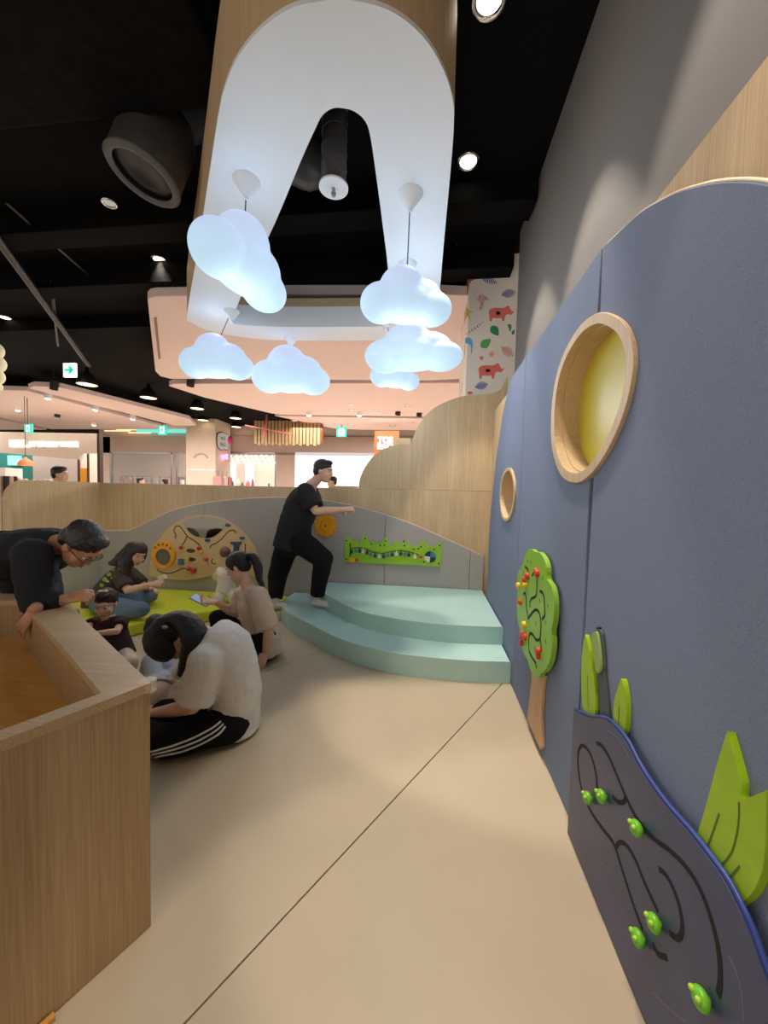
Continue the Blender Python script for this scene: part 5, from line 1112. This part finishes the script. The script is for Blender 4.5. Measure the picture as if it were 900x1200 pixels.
# 8 man leaning over the table at the left
Yn = 1.80
tm, hln, _ = person('man in dark navy shirt and glasses leaning over the play table at the left', None, PY(95, 638, Yn-.03), (.55, .06, -.83), (.83, -.0, .55), PY(58, 636, Yn), PY(14, 652, Yn+.10), V(-2.45, 2.12, .98), V(-2.72, 2.28, .95),
       (PY(38, 652, Yn-.16), PY(44, 650, Yn+.22)), (PY(42, 706, Yn-.19), PY(58, 694, Yn+.12)), (PY(77, 703, Yn-.14), PY(42, 713, Yn-.25)),
       (((.85, .2, .25), (.3, -.5, .8), -1, 1.5), ((-.52, -.10, -.72), (-.25, -.9, .2), 1, .22)), (V(-2.74, 2.18, .90), V(-2.78, 2.38, .90)), (V(-2.70, 2.20, .50), V(-2.76, 2.42, .50)), (V(-2.78, 2.26, .08), V(-2.84, 2.46, .08)), (V(-2.62, 2.16, .03), V(-2.68, 2.38, .03)),
       bulk=1.08, skin=M_SKIN2, lips=M_LIPM, shirt=fabric('navy_shirt', (44, 44, 50)), shirt_r=(.18, .135, .17, .13), sl_r=(.085, .068), sleeve=1.86, trousers=fabric('dark_trousers', (40, 40, 46)), hm=M_HAIRG, hair=hair_short, collar=True, voxel=.005, hs=1.02)
M_FR = mat('glasses_frame', (36, 24, 20), .35)
gls = obj('glasses_frame', *merge(*[loft([hln(sx_*.033+.028*math.cos(q), .100, .003+.019*math.sin(q)) for q in np.linspace(0, 2*math.pi, 17)], [.0022]*17, n=6) for sx_ in (-1, 1)], *[loft([hln(sx_*.062, .099, .008), hln(sx_*.078, .05, .010), hln(sx_*.082, -.005, .006)], [.0022]*3, n=6) for sx_ in (-1, 1)], loft([hln(-.006, .101, .006), hln(.006, .101, .006)], [.002]*2, n=6)), M_FR, tm, True)
for sx_ in (-1, 1): obj('lens', *lathe([(0, 0), (.027, 0)], hln(sx_*.033, .100, .003), hln(0, 1, 0)-hln(0, 0, 0), 20), mat('lens_glass', (230, 235, 240), .05, alpha=.12), gls)

# heads above the fence: shoppers standing beyond it
def shopper(px, py, Y, label, hm, top, s=1.0, fwd=(.8, .3, 0)):
    h = PY(px, py, Y); f = unit(fwd); l = unit(np.cross(f, V(0, 0, 1))); c = lambda a, b, z: V(h[0], h[1], 0)+l*a+f*b+V(0, 0, z); z = h[2]; k = z-.12; fz = -.03
    person(label, None, h, fwd, (0, 0, 1), c(0, -.03, z-.17), c(0, -.02, z-.36), c(0, 0, z-.56), c(0, 0, z-.74), (c(.18, -.02, z-.25), c(-.18, -.02, z-.25)), (c(.22, 0, z-.54), c(-.22, 0, z-.54)), (c(.22, .12, z-.76), c(-.22, .12, z-.76)),
           (((0, 0, -1), l, -1, .4), ((0, 0, -1), -l, 1, .4)), (c(.09, 0, z-.80), c(-.09, 0, z-.80)), (c(.09, .02, (z-.8)*.52), c(-.09, .0, (z-.8)*.52)), (c(.09, -.02, fz+.08), c(-.09, -.02, fz+.08)), (c(.10, .14, fz+.03), c(-.10, .14, fz+.03)),
           s=s, voxel=.011, shirt=top, trousers=fabric('shop_trousers', (50, 48, 52)), hair=hair_short, hm=hm, group='shoppers beyond the fence')
shopper(70.5, 556, 5.0, 'shopper with a flat black cap of hair just behind the fence at the left', M_HAIR, fabric('grey_shopper', (120, 110, 104)))
shopper(165, 564, 10.5, 'distant shopper with dark hair below the shop window, left one', M_HAIR, fabric('dark_shopper', (60, 50, 50)))
shopper(193, 565, 10.5, 'distant shopper with dark hair below the shop window, right one', M_HAIRB, fabric('rust_shopper', (110, 70, 60)), fwd=(-.8, .2, 0))
shopper(389, 564.5, 8.0, 'distant shopper whose head shows beside the walking man’s chin', M_HAIR, fabric('navy_shopper', (50, 56, 70)), fwd=(-.7, -.4, 0))
